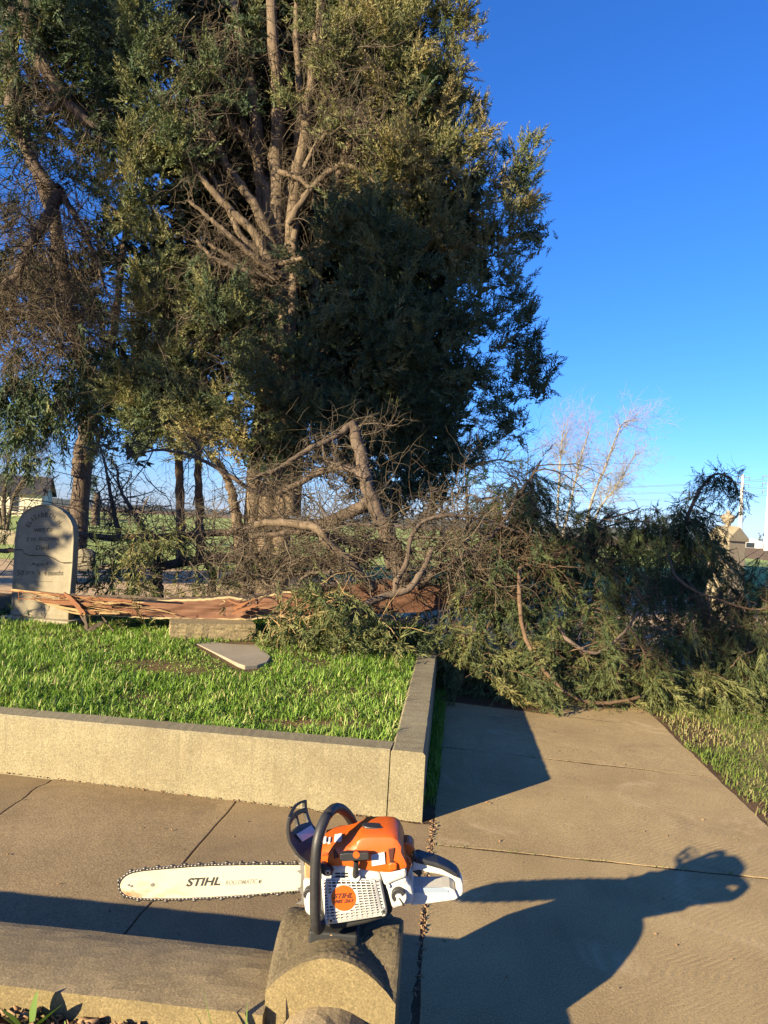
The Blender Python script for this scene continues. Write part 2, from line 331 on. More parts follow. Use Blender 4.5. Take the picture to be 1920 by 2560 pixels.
def slab(name, poly, mat, parent, z=0, th=.045, tilt=(0, 0)):
    poly = np.asarray(poly); c = poly.mean(0); Z = z+(poly-c)@np.asarray(tilt)
    V, F = prism(np.column_stack([poly, Z]), (0, 0, -th), True); return add_mesh(name, V, F, mat, parent, bevel=.004)
for i in range(len(cuts)-1):
    (a0, b0), (a1, b1) = cuts[i], cuts[i+1]; g = .0035 if i else 0
    a0 = a0+PATH_U*g; b0 = b0+PATH_U*g; a1 = a1-PATH_U*.0035; b1 = b1-PATH_U*.0035
    bot = wob(a0, b0, 46, .0022); top = wob(b1, a1, 46, .0022)
    lft = wob(a1, a0, 40, .0018)[1:-1]; rgt = wob(b0, b1, 40, .0018)[1:-1]
    slab('paving_slab', np.concatenate([bot, rgt, top, lft]), MAT['path'], path, [0, -.001, -.002, -.003, -.003][i], tilt=[(0, 0), (.001, 0), (0, 0), (.001, 0), (0, 0)][i])

# retaining wall lines
wB0, wB1 = G(0, 1930)[:2], G(1055, 2055)[:2]; wd = nrm(wB1-wB0); wn = np.array([-wd[1], wd[0]])     # along to the right, and away
WT = .165                                                                                          # wall thickness
rdir = nrm(G(1088, 1650, .336)[:2]-G(1058, 1885, .336)[:2])
# walkway between the two walls
lw_b0, lw_b1 = G(0, 2294, .275)[:2], G(690, 2368, .275)[:2]; lwd = nrm(lw_b1-lw_b0); lwn = np.array([-lwd[1], lwd[0]])
walk = tag(sheet('walkway', -6, .2, .9, 4.6, -.055, MAT['mulch']), kind='structure')
far0 = wB0-wd*3.6+wn*.02; far1 = wB1+wd*.01-wn*.012
near0 = lw_b0-lwd*3.5-lwn*.1; near1 = np.array([.13, 1.0])
jA0, jA1 = G(455, 2165)[:2], G(585, 2010)[:2]; jB0, jB1 = G(-25, 2062)[:2], G(128, 1950)[:2]
def top_at(p, d): return isect(p, d, far0, far1-far0)
def bot_at(p, d): return isect(p, d, lw_b0-lwn*.12, lwd)
A_t, A_b = top_at(jA0, jA1-jA0), bot_at(jA0, jA1-jA0); B_t, B_b = top_at(jB0, jB1-jB0), bot_at(jB0, jB1-jB0)
crk = isect(pL0-PATH_N*.022, dL, far0, far1-far0); crk2 = isect(pL0-PATH_N*.012, dL, np.array([0, 1.0]), np.array([1., 0]))
g = lwd*.004
e1 = wob(A_b+g, A_t+g, 34, .0016); e2 = wob(B_b+g, B_t+g, 34, .006)
rough = wob(crk, crk2, 90, .0045)
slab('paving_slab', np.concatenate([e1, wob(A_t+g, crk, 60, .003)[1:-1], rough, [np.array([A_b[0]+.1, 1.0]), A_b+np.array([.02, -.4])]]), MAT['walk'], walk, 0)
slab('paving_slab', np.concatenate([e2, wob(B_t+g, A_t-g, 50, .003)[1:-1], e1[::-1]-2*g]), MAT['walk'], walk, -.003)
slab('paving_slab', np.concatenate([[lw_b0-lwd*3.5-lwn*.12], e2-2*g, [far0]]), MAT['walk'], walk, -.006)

# ------------------------------------------------------------------ retaining wall of the grass plot
ZL, ZR = .305, .336
ret = thing('retaining_wall', 'pale concrete retaining wall around the grassy plot, with a joint near its corner', 'wall', (*wB1, 0))
jt = isect(G(965, 2048)[:2], wn, wB0, wd)
Lw = np.linalg.norm(wB1-wB0)
def zt(p): return ZR+(ZL-ZR)*np.clip(np.dot(p-wB1, -wd)/Lw, -1, 3)
def wall_seg(name, a, b, t, nvec, parent, seg=60, amp=.0007):
    """upright wall with slightly uneven arrises, from a to b (front foot), thickness t along nvec"""
    P = a+(b-a)*np.linspace(0, 1, seg)[:, None]; V = []; F = []
    for p in P:
        z = zt(p); j = rng.normal(0, amp, 6)
        V += [(*p, -.05), (*(p+nvec*(.006+j[0])), z-.012+j[1]), (*(p+nvec*(.016+j[2])), z+j[3]*.7), (*(p+nvec*(t-.014+j[4])), z+j[5]*.7), (*(p+nvec*t), z-.012), (*(p+nvec*t), -.05)]
    for i in range(seg-1):
        for k in range(6): a_, b_ = 6*i+k, 6*i+(k+1) % 6; F.append((a_, a_+6, b_+6, b_))
    F += [tuple(range(6)), tuple(range(6*seg-1, 6*seg-7, -1))]
    F = [tuple(reversed(f)) for f in F]
    return add_mesh(name, V, F, MAT['wall'], parent)
wall_seg('front_wall', wB0-wd*3.6, jt-wd*.003, WT, wn, ret, 240)
# side wall runs back from the corner block (its front face continues the front wall)
q0 = jt+wd*.003; V = []; F = []; nseg = 120; W2 = np.linalg.norm(wB1-q0)
for s in np.linspace(0, 5.6, nseg):
    a = q0+rdir*s+(wn-rdir)*0; b = wB1+rdir*s; j = rng.normal(0, .0009, 8); z = ZR
    fr = .006 if s == 0 else 0
    V += [(*a, -.05), (*a, z-.012), (*(a+wd*.012), z+j[1]), (*(b-wd*(.014+j[2])), z+j[3]), (*(b-wd*(.004+j[5])), z-.013+j[4]), (*b, -.05)]
for i in range(nseg-1):
    for k in range(6): a_, b_ = 6*i+k, 6*i+(k+1) % 6; F.append((a_, a_+6, b_+6, b_))
F += [tuple(range(5, -1, -1)), tuple(range(6*nseg-6, 6*nseg))]
add_mesh('side_wall', V, F, MAT['wall'], ret)

# plot soil
def zplot(X, Y): 
    base = .275+.05*np.clip((Y-4.2)/2.5, 0, 1); b = base*np.clip((10.4-Y)/1.2, 0, 1)
    return b+.012*np.sin(X*2.1+1)*np.sin(Y*1.7)
inner = lambda Y: float((q0+rdir*((Y-q0[1])/rdir[1]))[0])
X, Y = [], []
ny, nx = 60, 70; V = []; 
for y in np.linspace(0, 1, ny):
    for x in np.linspace(0, 1, nx):
        fr_ = jt+wn*(WT-.03)+wd*.05; yy0 = None
        Yb = 10.5; X1 = inner(4+y*6.4)+.03; xx = -6.2+(X1+6.2)*x
        yf = (fr_+wd*((xx-fr_[0])/wd[0]))[1]; yy = yf+(Yb-yf)*y
        V.append((xx, yy, zplot(xx, yy)))
i = np.arange(ny*nx).reshape(ny, nx); F = np.stack([i[:-1, :-1], i[:-1, 1:], i[1:, 1:], i[1:, :-1]], -1).reshape(-1, 4)
tag(add_mesh('plot_ground', np.array(V), F, MAT['soil']), kind='structure')
# lawn right of the path
def lawn_edge(Y): return pR0[0]+dR[0]*(Y-pR0[1])/dR[1]
V = []
for y in np.linspace(-2, 9.6, 40):
    for x in np.linspace(0, 1, 30): V.append((lawn_edge(y)+.004+x*9, y, -.008+.02*min(1, x*14)+.01*math.sin(x*40)*math.sin(y*3)))
i = np.arange(1200).reshape(40, 30); F = np.stack([i[:-1, :-1], i[:-1, 1:], i[1:, 1:], i[1:, :-1]], -1).reshape(-1, 4)
tag(add_mesh('lawn_ground', np.array(V), F, MAT['soil2']), kind='structure')

# ------------------------------------------------------------------ low wall and pier in front
LH, LT = .275, .265
low = thing('low_wall', 'weathered low concrete wall with a rounded top running up to the pier under the chainsaw', 'wall', (*lw_b1, 0))
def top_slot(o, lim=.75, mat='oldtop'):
    """separate concrete tone on the upward faces"""
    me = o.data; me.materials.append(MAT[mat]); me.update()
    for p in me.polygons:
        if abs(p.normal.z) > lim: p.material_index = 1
def low_section(P, ndir, width, parent, name, crown=.012, H=LH, arch=0):
    V = []; F = []; K = 13
    for p in P:
        for k in range(K):
            u = k/(K-1); jz = rng.normal(0, .0008)
            if k == 0: V.append((*p, -.05)); continue
            if k == K-1: V.append((*(p+ndir*width), -.05)); continue
            u = (k-1)/(K-3); t = 2*u-1; zz = H-crown*abs(t)**2.6-arch*(1-math.sqrt(max(0, 1-.97*t*t))); V.append((*(p+ndir*width*u), zz+jz))
    n = len(P)
    for i_ in range(n-1):
        for k in range(K-1): a_ = i_*K+k; F.append((a_, a_+1, a_+K+1, a_+K))
    F += [tuple(range(K-1, -1, -1)), tuple(range((n-1)*K, n*K))]
    o = add_mesh(name, V, F, MAT['oldwall'], parent); top_slot(o); return o
low_section([lw_b0-lwd*3+(lw_b1+lwd*.03-lw_b0+lwd*3)*t for t in np.linspace(1, 0, 90)], -lwn, LT, low, 'wall_run', crown=.010)
PC = np.array([-.048, 1.965]); PHX, PHY = .158, .168; pu = lwd; pv = np.array([-pu[1], pu[0]])
low_section([PC-pv*(PHY-.004)-pv*t-pu*.135 for t in np.linspace(0, 1.5, 50)], pu, .27, low, 'return_wall', crown=.0, H=.285, arch=.12)
pier = thing('pier', 'short square concrete pier with arched gables and a vaulted cap, carrying the chainsaw', 'pier', (*PC, 0))
n = 41; V = []; 
for a in np.linspace(-1, 1, n):
    for b in np.linspace(-1, 1, n):
        fx = 1-a*a; fy = 1-b*b; z = .313+.092*(max(fx, fy*.985))+rng.normal(0, .0007)
        ed = max(abs(a), abs(b)); z -= .006*max(0, (ed-.93)/.07)
        V.append((*(PC+pu*PHX*a+pv*PHY*b), z))
i = np.arange(n*n).reshape(n, n); F = [tuple(f) for f in np.stack([i[:-1, :-1], i[1:, :-1], i[1:, 1:], i[:-1, 1:]], -1).reshape(-1, 4)]
rim = list(i[0, :])+list(i[1:, -1])+list(i[-1, -2::-1])+list(i[-2:0:-1, 0]); m0 = len(V)
for r in rim: x, y, z = V[r]; V.append((x, y, -.05))
for k in range(len(rim)): k2 = (k+1) % len(rim); F.append((rim[k], rim[k2], m0+k2, m0+k))
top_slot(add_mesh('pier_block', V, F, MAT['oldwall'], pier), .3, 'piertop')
# dirt bed in front of the low wall
V = []
ff = lw_b1-lwn*(LT-.02)
for y in np.linspace(0, 1, 30):
    for x in np.linspace(0, 1, 50):
        xx = -4+(3.82)*x; yf = (ff+lwd*((xx-ff[0])/lwd[0]))[1]; yy = .2+(yf-.2)*y; V.append((xx, yy, .200+.012*math.sin(xx*9)*math.sin(yy*11)+rng.normal(0, .004)))
i = np.arange(1500).reshape(30, 50); F = np.stack([i[:-1, :-1], i[:-1, 1:], i[1:, 1:], i[1:, :-1]], -1).reshape(-1, 4)
tag(add_mesh('dirt_bed', np.array(V), F, MAT['mulch']), kind='structure')

# ================================================================== GRASS
def blades(pts, lens, wid, tint, lean=.5):
    m = len(pts); az = rng.uniform(0, 2*math.pi, m); d = np.stack([np.cos(az), np.sin(az), np.zeros(m)], 1); sd = np.stack([-np.sin(az), np.cos(az), np.zeros(m)], 1)
    az2 = rng.uniform(0, 6.28, m); sd = nrm(sd+.6*np.stack([np.cos(az2), np.sin(az2), np.zeros(m)], 1))
    ln = rng.uniform(.15, 1, m)**1.2*lean*2; up = np.array([0, 0, 1.])
    L = lens[:, None]; W = wid[:, None]
    p0 = pts; p1 = pts+L*(.5*up*np.cos(ln*.4)[:, None]+.5*d*np.sin(ln*.4)[:, None]); p2 = p1+L*.5*(up*np.cos(ln*1.5)[:, None]+d*np.sin(ln*1.5)[:, None])
    V = np.stack([p0-sd*W*.5, p0+sd*W*.5, p1+sd*W*.45, p1-sd*W*.45, p2+sd*W*.12, p2-sd*W*.12], 1)
    b = (np.arange(m)*6)[:, None]; F = np.concatenate([b+np.array([[0, 1, 2, 3]]), b+np.array([[3, 2, 4, 5]])], 1).reshape(-1, 4)
    return V.reshape(-1, 3), F, np.repeat(tint, 6)
def vnoise(x, y, s, seed):
    r = np.random.default_rng(seed); t = r.uniform(0, 1, (64, 64)); x = x*s; y = y*s; xi = np.floor(x).astype(int); yi = np.floor(y).astype(int); u = x-xi; v = y-yi; u = u*u*(3-2*u); v = v*v*(3-2*v)
    g_ = lambda a, b: t[a % 64, b % 64]
    return (g_(xi, yi)*(1-u)+g_(xi+1, yi)*u)*(1-v)+(g_(xi, yi+1)*(1-u)+g_(xi+1, yi+1)*u)*v
def scatter(n, x0, x1, y0, y1, pw=1.0):
    u = rng.uniform(0, 1, n); y = y0+(y1-y0)*u**pw; return rng.uniform(x0, x1, n), y
gx, gy = scatter(104000, -3.9, .5, 3.9, 8.3, 1.25)
yf = (jt+wn*(WT+.0))[1]+(gx-(jt+wn*WT)[0])*wd[1]/wd[0]
bare = G(800, 1805, .3)[:2]; bd = np.hypot((gx-bare[0])/.42, (gy-bare[1])/.13)
nz = vnoise(gx, gy, 2.2, 5); nz2 = vnoise(gx, gy, 7, 6)
xin = np.array([(q0+rdir*((y_-q0[1])/rdir[1]))[0] for y_ in gy])
keep = (gy > yf+.0) & (gx < xin-.004) & (rng.uniform(0, 1, len(gx)) < np.clip(bd-.35, .12, 1)*np.clip(nz*1.4+nz2*.8-.05, .25, 1))
# leave the tablet free
tabp = [G(x, y, .36)[:2] for x, y in ((478, 1603), (630, 1597), (676, 1640), (640, 1662), (598, 1662))]
def inside(px_, py_, poly):
    r = np.zeros(len(px_), bool); n_ = len(poly)
    for k in range(n_):
        (x1, y1), (x2, y2) = poly[k], poly[(k+1) % n_]; c = ((y1 > py_) != (y2 > py_)) & (px_ < (x2-x1)*(py_-y1)/(y2-y1+1e-12)+x1); r ^= c
    return r
keep &= ~inside(gx, gy, tabp)
gx, gy, nz, nz2, bd = gx[keep], gy[keep], nz[keep], nz2[keep], bd[keep]
tb2 = np.array(tabp).mean(0); tdist = np.hypot((gx-tb2[0])/.75, (gy-(tb2[1]-.25))/.75)
nz3 = vnoise(gx, gy, 16, 12); hgt = (.022+.085*np.clip(nz*.8+nz2*.45+nz3*.5-.55, 0, 1.1))*rng.uniform(.5, 1.5, len(gx))*np.clip(.4+.35*bd, .4, 1)*np.clip(tdist, .45, 1)
ti = np.clip(.45+.35*(nz2-.5)+.25*(nz3-.5)+rng.normal(0, .2, len(gx))+(rng.uniform(0, 1, len(gx)) < .09)*.55, 0, 1)
V, F, A = blades(np.stack([gx, gy, zplot(gx, gy)], 1), hgt*.85, rng.uniform(.004, .0085, len(gx)), ti, .95)
tag(add_mesh('plot_grass', V, F, MAT['grass'], attr=A), 'lush green grass filling the raised plot inside the retaining wall', 'grass', kind='stuff')
# lawn to the right, short and half dry
gx, gy = scatter(82000, 1.2, 5.2, 2.2, 8.2, 1.1); le = lawn_edge(gy); nz = vnoise(gx, gy, 2.0, 8); nz2 = vnoise(gx, gy, 9, 9)
k = (gx > le-.01+.05*nz2) & (rng.uniform(0, 1, len(gx)) < .35+nz*.8); gx, gy, nz, nz2, le = gx[k], gy[k], nz[k], nz2[k], le[k]
ti = np.clip(.55-.7*(nz-.5)+rng.normal(0, .22, len(gx)), 0, 1)
V, F, A = blades(np.stack([gx, gy, np.full(len(gx), -.002)], 1), rng.uniform(.02, .055, len(gx))*(.7+.6*nz2), rng.uniform(.004, .007, len(gx)), ti, .7)
tag(add_mesh('lawn_grass', V, F, MAT['drygrass'], attr=A), 'short patchy lawn with dry straw beside the concrete path', 'grass', kind='stuff')
# weeds in the strip between side wall and path
t = rng.uniform(0.02, 1, 7000)**.8*4.6; s = rng.uniform(0, 1, 7000); a = wB1[None]+rdir[None]*t[:, None]; b = np.array([pL0+dL*((y_-pL0[1])/dL[1]) for y_ in a[:, 1]])
P_ = a+(b-a)*s[:, None]; k = rng.uniform(0, 1, 7000) < np.clip(t*.9, .12, 1); P_ = P_[k]
V, F, A = blades(np.column_stack([P_, np.full(len(P_), -.006)]), rng.uniform(.03, .085, len(P_)), rng.uniform(.004, .008, len(P_)), np.clip(rng.normal(.4, .2, len(P_)), 0, 1))
tag(add_mesh('strip_grass', V, F, MAT['grass'], attr=A), 'green weeds in the narrow strip between side wall and path', 'grass', kind='stuff')
# tufts in the path joints and litter in the crack beside the pier
B = Buf()
for (a, b), n_ in zip(joints, (120, 50, 70)):
    A_, B_ = G(*a)[:2], G(*b)[:2]; u = rng.beta(.8, 1.6, n_); cl = np.sin(u*30+a[0]) > -.2; u = u[cl]; p = A_+(B_-A_)*u[:, None]+rng.normal(0, .006, (len(u), 2))
    V, F, A = blades(np.column_stack([p, np.full(len(p), -.012)]), rng.uniform(.012, .032, len(p)), rng.uniform(.003, .006, len(p)), np.clip(rng.normal(.4, .25, len(p)), 0, 1), .8); B.add(V, F, A)
tag(B.build('joint_moss', MAT['drygrass']), 'tiny weeds and moss growing in the path joints', 'weeds', kind='stuff')
def chips(P, s0, s1, mat, name, label):
    B = Buf()
    for p in P:
        a = nrm(rng.normal(0, 1, 3)*[1, 1, .35]); b = nrm(np.cross(a, rng.normal(0, 1, 3))); c = np.cross(a, b); s = rng.uniform(s0, s1); V, F = box_quads(p, a*s, b*s*.4, c*s*.14); B.add(V, F)
    return tag(B.build(name, mat), label, 'litter', kind='stuff')
t = .02+.36*rng.beta(2.2, 1.6, 520); p = pL0+dL*t[:, None]-PATH_N*(.012+rng.normal(0, .009, 520))[:, None]
chips(np.column_stack([p, rng.uniform(-.012, .004, 520)]), .003, .010, MAT['chip'], 'crack_litter', 'wood chips and dead leaves lodged in the crack beside the path')
xx = rng.uniform(-1.6, -.18, 2600); yf = ff[1]+(xx-ff[0])*lwd[1]/lwd[0]; yy = yf-rng.uniform(0, .55, 2600)
chips(np.column_stack([xx, yy, rng.uniform(.2, .222, 2600)]), .005, .018, MAT['chip'], 'leaf_litter', 'brown bark chips and leaf litter on the dirt bed')
t = rng.uniform(0, 1, 500); p = far0+(far1-far0)*t[:, None]-wn*rng.uniform(-.005, .014, 500)[:, None]
chips(np.column_stack([p, np.full(500, .002)]), .002, .007, MAT['chip'], 'wall_foot_litter', 'crumbs of soil along the foot of the retaining wall')

# ================================================================== CHAINSAW
SY = math.radians(-3.2); ex = np.array([math.cos(SY), math.sin(SY), 0]); ey = np.array([-math.sin(SY), math.cos(SY), 0]); ez = np.array([0, 0, 1.])
SO = np.array([0, 1.835, 0])                   # a point of the saw's near side plane
def S(x, y, ys):                               # pixel -> point of the plane ys behind the near side
    d = ray(x, y); t = ((SO+ey*ys-cC)@ey)/(d@ey); return cC+d*t
saw = thing('chainsaw', 'orange and white chainsaw with a long cream guide bar, resting on the pier', 'chainsaw', S(840, 2318, .08))
def sp(pts, ys): return np.array([S(x, y, ys) for x, y in pts])
def c2(pts): return [(680+a*.31344, 1960+b*.31344) for a, b in pts]          # measured on an enlarged crop
def c5(pts): return [(700+a*.15672, 2140+b*.15672) for a, b in pts]
def c4(pts): return [(900+a*.16878, 2040+b*.16878) for a, b in pts]
def c3(pts): return [(700+a*.15672, 1980+b*.15672) for a, b in pts]
def c1(pts): return [(280+a*.5546, 1960+b*.5546) for a, b in pts]
def plate(name, pts, ys, th, mat, parent, bevel=.002, smooth=False):
    V, F = prism(sp(pts, ys), ey*th); return add_mesh(name, V, F, mat, parent, bevel=bevel)
def disc(name, c, r, ys, th, mat, parent, n=28, hole=0, bevel=.0012):
    C0 = S(*c, ys); rm = r; P = [C0+rm*(math.cos(t)*ex+math.sin(t)*ez) for t in np.arange(n)*2*math.pi/n]
    V, F = prism(P, ey*th); return add_mesh(name, V, F, mat, parent, bevel=bevel)
def text_mesh(s, off=0.0, space=1.0):
    cu = bpy.data.curves.new('t', 'FONT'); cu.body = s; cu.offset = off; cu.space_character = space; cu.resolution_u = 3
    o = bpy.data.objects.new('t', cu); COL.objects.link(o); dg = bpy.context.evaluated_depsgraph_get(); dg.update(); me = o.evaluated_get(dg).to_mesh()
    V = np.array([v.co[:] for v in me.vertices]); F = [tuple(p.vertices) for p in me.polygons]
    bpy.data.objects.remove(o); bpy.data.curves.remove(cu)
    return V, F
def lettering(name, s, bl, br, tl, fn, mat, parent, off=.0, space=1.0):
    """flat lettering whose bounding box fills the pixel parallelogram bl-br-tl; fn maps pixel to world"""
    V, F = text_mesh(s, off, space); mn = V.min(0); mx = V.max(0); u = (V[:, 0]-mn[0])/(mx[0]-mn[0]); v = (V[:, 1]-mn[1])/(mx[1]-mn[1])
    bl, br, tl = map(np.array, (bl, br, tl)); P = bl+np.outer(u, br-bl)+np.outer(v, tl-bl)
    return add_mesh(name, [fn(x, y) for x, y in P], F, mat, parent)
W, O_, K_ = MAT['white'], MAT['orange'], MAT['black']
# --- black engine block and base underneath
plate('engine_base', c2([(440, 1095), (470, 1165), (560, 1160), (760, 1115), (900, 1070), (960, 1030), (950, 760), (850, 640), (400, 640), (330, 800), (360, 1030)]), .022, .125, MAT['dark'], saw, .006)
# underside down to the pier
b0 = S(*c2([(470, 1165)])[0], .03); 
V, F = box_quads(S(838, 2322, .085)-ez*.004, ex*.062, ey*.05, ez*.020); add_mesh('base_foot', V, F.tolist(), MAT['dark'], saw, bevel=.006)
# --- white crankcase side
crank = plate('crankcase', c2([(395, 640), (470, 640), (520, 660), (560, 645), (640, 665), (720, 680), (860, 705), (915, 1000), (905, 1045), (870, 1060), (575, 1108), (450, 1105), (425, 1060), (395, 1010)]), .012, .05, W, saw, .006)
plate('rear_crankcase', c2([(855, 690), (920, 705), (1065, 668), (1075, 745), (960, 790), (905, 820), (890, 800)]), .008, .10, W, saw, .006)
# --- starter cover with its grille: ribs left standing between real slots
cov = plate('starter_cover_back', c2([(400, 775), (860, 770), (905, 1030), (570, 1100), (450, 1095), (400, 1000)]), .0075, .006, MAT['dark'], saw, 0)
TLc, TRc, BRc, BLc = map(np.array, c2([(396, 752), (818, 762), (880, 1040), (432, 1112)]))
def bil(u, v): return (TLc*(1-u)+TRc*u)*(1-v)+(BLc*(1-u)+BRc*u)*v
cols, rows = 11, 15; du, dv = 1/cols, 1/rows; rib_u, rib_v = .17, .40
us = [0]; uk = []
for c in range(cols): us += [c*du+du*rib_u*.5+(.03 if c == 0 else 0), (c+1)*du-du*rib_u*.5-(.03 if c == cols-1 else 0)]; uk += [0, 1]
us.append(1); uk.append(0); vs = [0]; vk = []
for r in range(rows): vs += [r*dv+dv*rib_v*.5+(.02 if r == 0 else 0), (r+1)*dv-dv*rib_v*.5-(.02 if r == rows-1 else 0)]; vk += [0, 1]
vs.append(1); vk.append(0)
dc = np.array(c2([(572, 912)])[0]); V = []; F = []
for v in vs:
    for u in us:
        p = bil(u, v); bul = .010*(1-(2*u-1)**4)*(1-(2*v-1)**4); V.append(S(p[0], p[1], .004-bul))
nu = len(us)
for a in range(len(vs)-1):
    for b in range(nu-1):
        pc = bil((us[b]+us[b+1])/2, (vs[a]+vs[a+1])/2)
        if uk[b] and vk[a] and np.linalg.norm(pc-dc) > 34 and not (pc[0] < 812 and pc[1] > 2290): continue
        F.append((a*nu+b, a*nu+nu+b, a*nu+nu+b+1, a*nu+b+1))
gr = add_mesh('starter_grille', V, F, W, saw); md = gr.modifiers.new('solid', 'SOLIDIFY'); md.thickness = .004; md.offset = 1
# grey side flange with its small slots
fl = plate('cover_flange', c2([(818, 770), (862, 775), (918, 1035), (905, 1055), (872, 1062), (884, 1038)]), .002, .02, W, saw, .003)
for k in range(9):
    x, y = 838+k*5.2, 782+k*26; plate('vent_slot', c2([(x-8, y-4), (x+10, y-6), (x+11, y+3), (x-6, y+4)]), .0012, .002, MAT['dark'], fl, 0)
# upper little slots
for k, y in enumerate((716, 738, 760)):
    for x0, x1 in ((505, 545), (552, 605)): plate('vent_slot', c2([(x0, y-6), (x1, y-6), (x1, y+5), (x0, y+5)]), .0105, .003, MAT['dark'], crank, 0)
# badge
disc('badge_rim', tuple(dc), .0335, -.0085, .006, W, saw, 40)
badge = disc('badge', tuple(dc), .0312, -.0105, .006, O_, saw, 40)
fb = lambda x, y: S(x, y, -.0112)
lettering('badge_text', 'STIHL', *c2([(486, 917), (640, 909), (504, 874)]), fb, MAT['inkorange'], badge, .04)
lettering('badge_text', 'MS 261', *c2([(496, 954), (638, 946), (510, 922)]), fb, MAT['inkorange'], badge, .045)
for c in ((470, 1092), (892, 1018)): 
    sc1 = disc('screw', c2([c])[0], .0075, -.002, .012, MAT['steel'], saw, 16); disc('screw_socket', c2([c])[0], .0035, -.003, .004, MAT['dark'], sc1, 6, bevel=0)
# --- orange top cover: lofted sections along the saw
st = [  # crop x, z-bottom, z-shoulder, z-crest (crop y), crest depth, back depth
    (388, 640, 500, 432, .05, .12), (440, 650, 480, 410, .055, .13), (500, 655, 462, 395, .06, .135), (560, 650, 468, 380, .06, .14), (615, 656, 476, 366, .06, .14),
    (665, 668, 430, 352, .06, .142), (705, 678, 402, 340, .06, .142), (790, 692, 398, 334, .06, .142), (880, 702, 396, 332, .06, .142), (940, 704, 398, 336, .06, .14),
    (985, 692, 420, 365, .058, .138), (1020, 682, 470, 420, .055, .13), (1050, 672, 545, 500, .05, .12), (1072, 664, 610, 575, .045, .11)]
V = []; F = []; K = 12
for x, zb, zs, zc, yc, yb in st:
    px0 = c2([(x, zb)])[0]; pS = c2([(x, zs)])[0]; pCr = c2([(x, zc)])[0]
    B0 = S(*px0, .006); Sh = S(*pS, .020); Cr = S(*pCr, yc); 
    xs = B0@ex
    def pt(P, ys): return SO+ex*(xs-SO@ex)+ey*ys+ez*P
    zb_, zs_, zc_ = B0[2], Sh[2], max(Cr[2], Sh[2]+.004)
    prof = [(.10, zb_), (.006, zb_), (.003, zb_*.7+zs_*.3), (.006, zb_*.3+zs_*.7), (.013, zs_-.006), (.024, zs_+.001), (yc, zc_), (.1, zc_+.001), (yb-.015, zs_+.002), (yb, zs_-.012), (yb+.003, zb_*.5+zs_*.5), (yb, zb_)]
    V += [pt(z, y) for y, z in prof]
ns = len(st)
for i_ in range(ns-1):
    for k in range(K): a, b = i_*K+k, i_*K+(k+1) % K; F.append((a, b, b+K, a+K))
F += [tuple(range(K-1, -1, -1)), tuple(range((ns-1)*K, ns*K))]
top = add_mesh('top_cover', V, F, O_, saw, smooth=True, bevel=0)
m = top.modifiers.new('b', 'BEVEL'); m.width = .004; m.segments = 3; m.limit_method = 'ANGLE'; m.angle_limit = math.radians(30)
m = top.modifiers.new('w', 'WEIGHTED_NORMAL'); m.keep_sharp = False
def on_top(cx, cy):                                      # point on the cover's side panel for labels
    x, y = c2([(cx, cy)])[0]; return S(x, y, .0005)
for pts in ([(930, 700), (927, 640), (945, 628), (990, 630), (998, 645), (995, 690)],): plate('clip_tower', c2(pts), -.004, .03, O_, top, .004)
plate('clip_well', c2([(926, 522), (975, 512), (965, 625), (940, 622)]), .0015, .004, MAT['inkorange'], top, .001)
plate('clip_screw', c2([(938, 622), (975, 620), (978, 632), (940, 634)]), -.002, .012, MAT['dark'], top, .001)
plate('clip_well', c2([(488, 530), (505, 528), (535, 585), (492, 600)]), .0015, .004, MAT['inkorange'], top, .001)
# black oval lock on top
cc = S(*c2([(818, 352)])[0], .062); P = []
for t in np.arange(30)*2*math.pi/30: P.append(cc+ex*.032*np.sign(math.cos(t))*abs(math.cos(t))**.7+ey*.017*np.sign(math.sin(t))*abs(math.sin(t))**.8+ez*.0)
V, F = prism([p_+ez*.002 for p_ in P], ez*.006); add_mesh('cover_lock', V, F, K_, top, bevel=.003)
# labels and printed marks
lab = plate('warning_label', c2([(792, 570), (896, 545), (904, 638), (797, 656)]), -.0005, .004, MAT['label'], top, 0)
for k in range(4): plate('label_print', c2([(800, 577+k*9), (884, 557+k*9), (884, 561+k*9), (800, 581+k*9)]), -.0009, .0008, MAT['labelblue'], lab, 0)
for x in (815, 838, 861, 880): plate('label_print', c2([(x, 622), (x+12, 619), (x+9, 632), (x+4, 640)]), -.0009, .0008, MAT['labelblue'], lab, 0)
for q, pts in enumerate(([(500, 402), (556, 392), (548, 448), (494, 462)], [(450, 425), (468, 420), (462, 462), (440, 470)], [(420, 440), (440, 432), (436, 472), (410, 478)])):
    l2 = add_mesh('cover_label', [S(*c2([p_])[0], .022 if p_[1] > 440 else .045) for p_ in pts], [(0, 3, 2, 1)], MAT['label'], top); l2.modifiers.new('s', 'SOLIDIFY').thickness = .006
lettering('embossed_code', 'OXO', *c2([(398, 575), (470, 572), (398, 545)]), lambda x, y: S(x, y, .0015), MAT['inkorange'], top, 0)
# choke dial
dial = plate('control_dial', c4([(650, 560), (700, 590), (745, 640), (765, 700), (750, 770), (715, 835), (690, 850), (672, 760), (655, 700)]), .03, .05, O_, saw, .004)
disc('switch_hub', c4([(690, 500)])[0], .019, .05, .05, O_, saw, 24, bevel=.005)
for (x, y), ch in zip(((712, 643), (738, 710), (732, 765), (716, 812)), 'OIXH'):
    lettering('dial_mark', ch, *c4([(x-12, y+12), (x+10, y+16), (x-8, y-14)]), lambda X_, Y_: S(X_, Y_, .0292), MAT['ink'], dial, .01)
plate('control_lever', c4([(780, 545), (805, 540), (820, 600), (860, 612), (860, 640), (800, 640), (770, 720), (765, 700)]), .045, .03, K_, saw, .003)
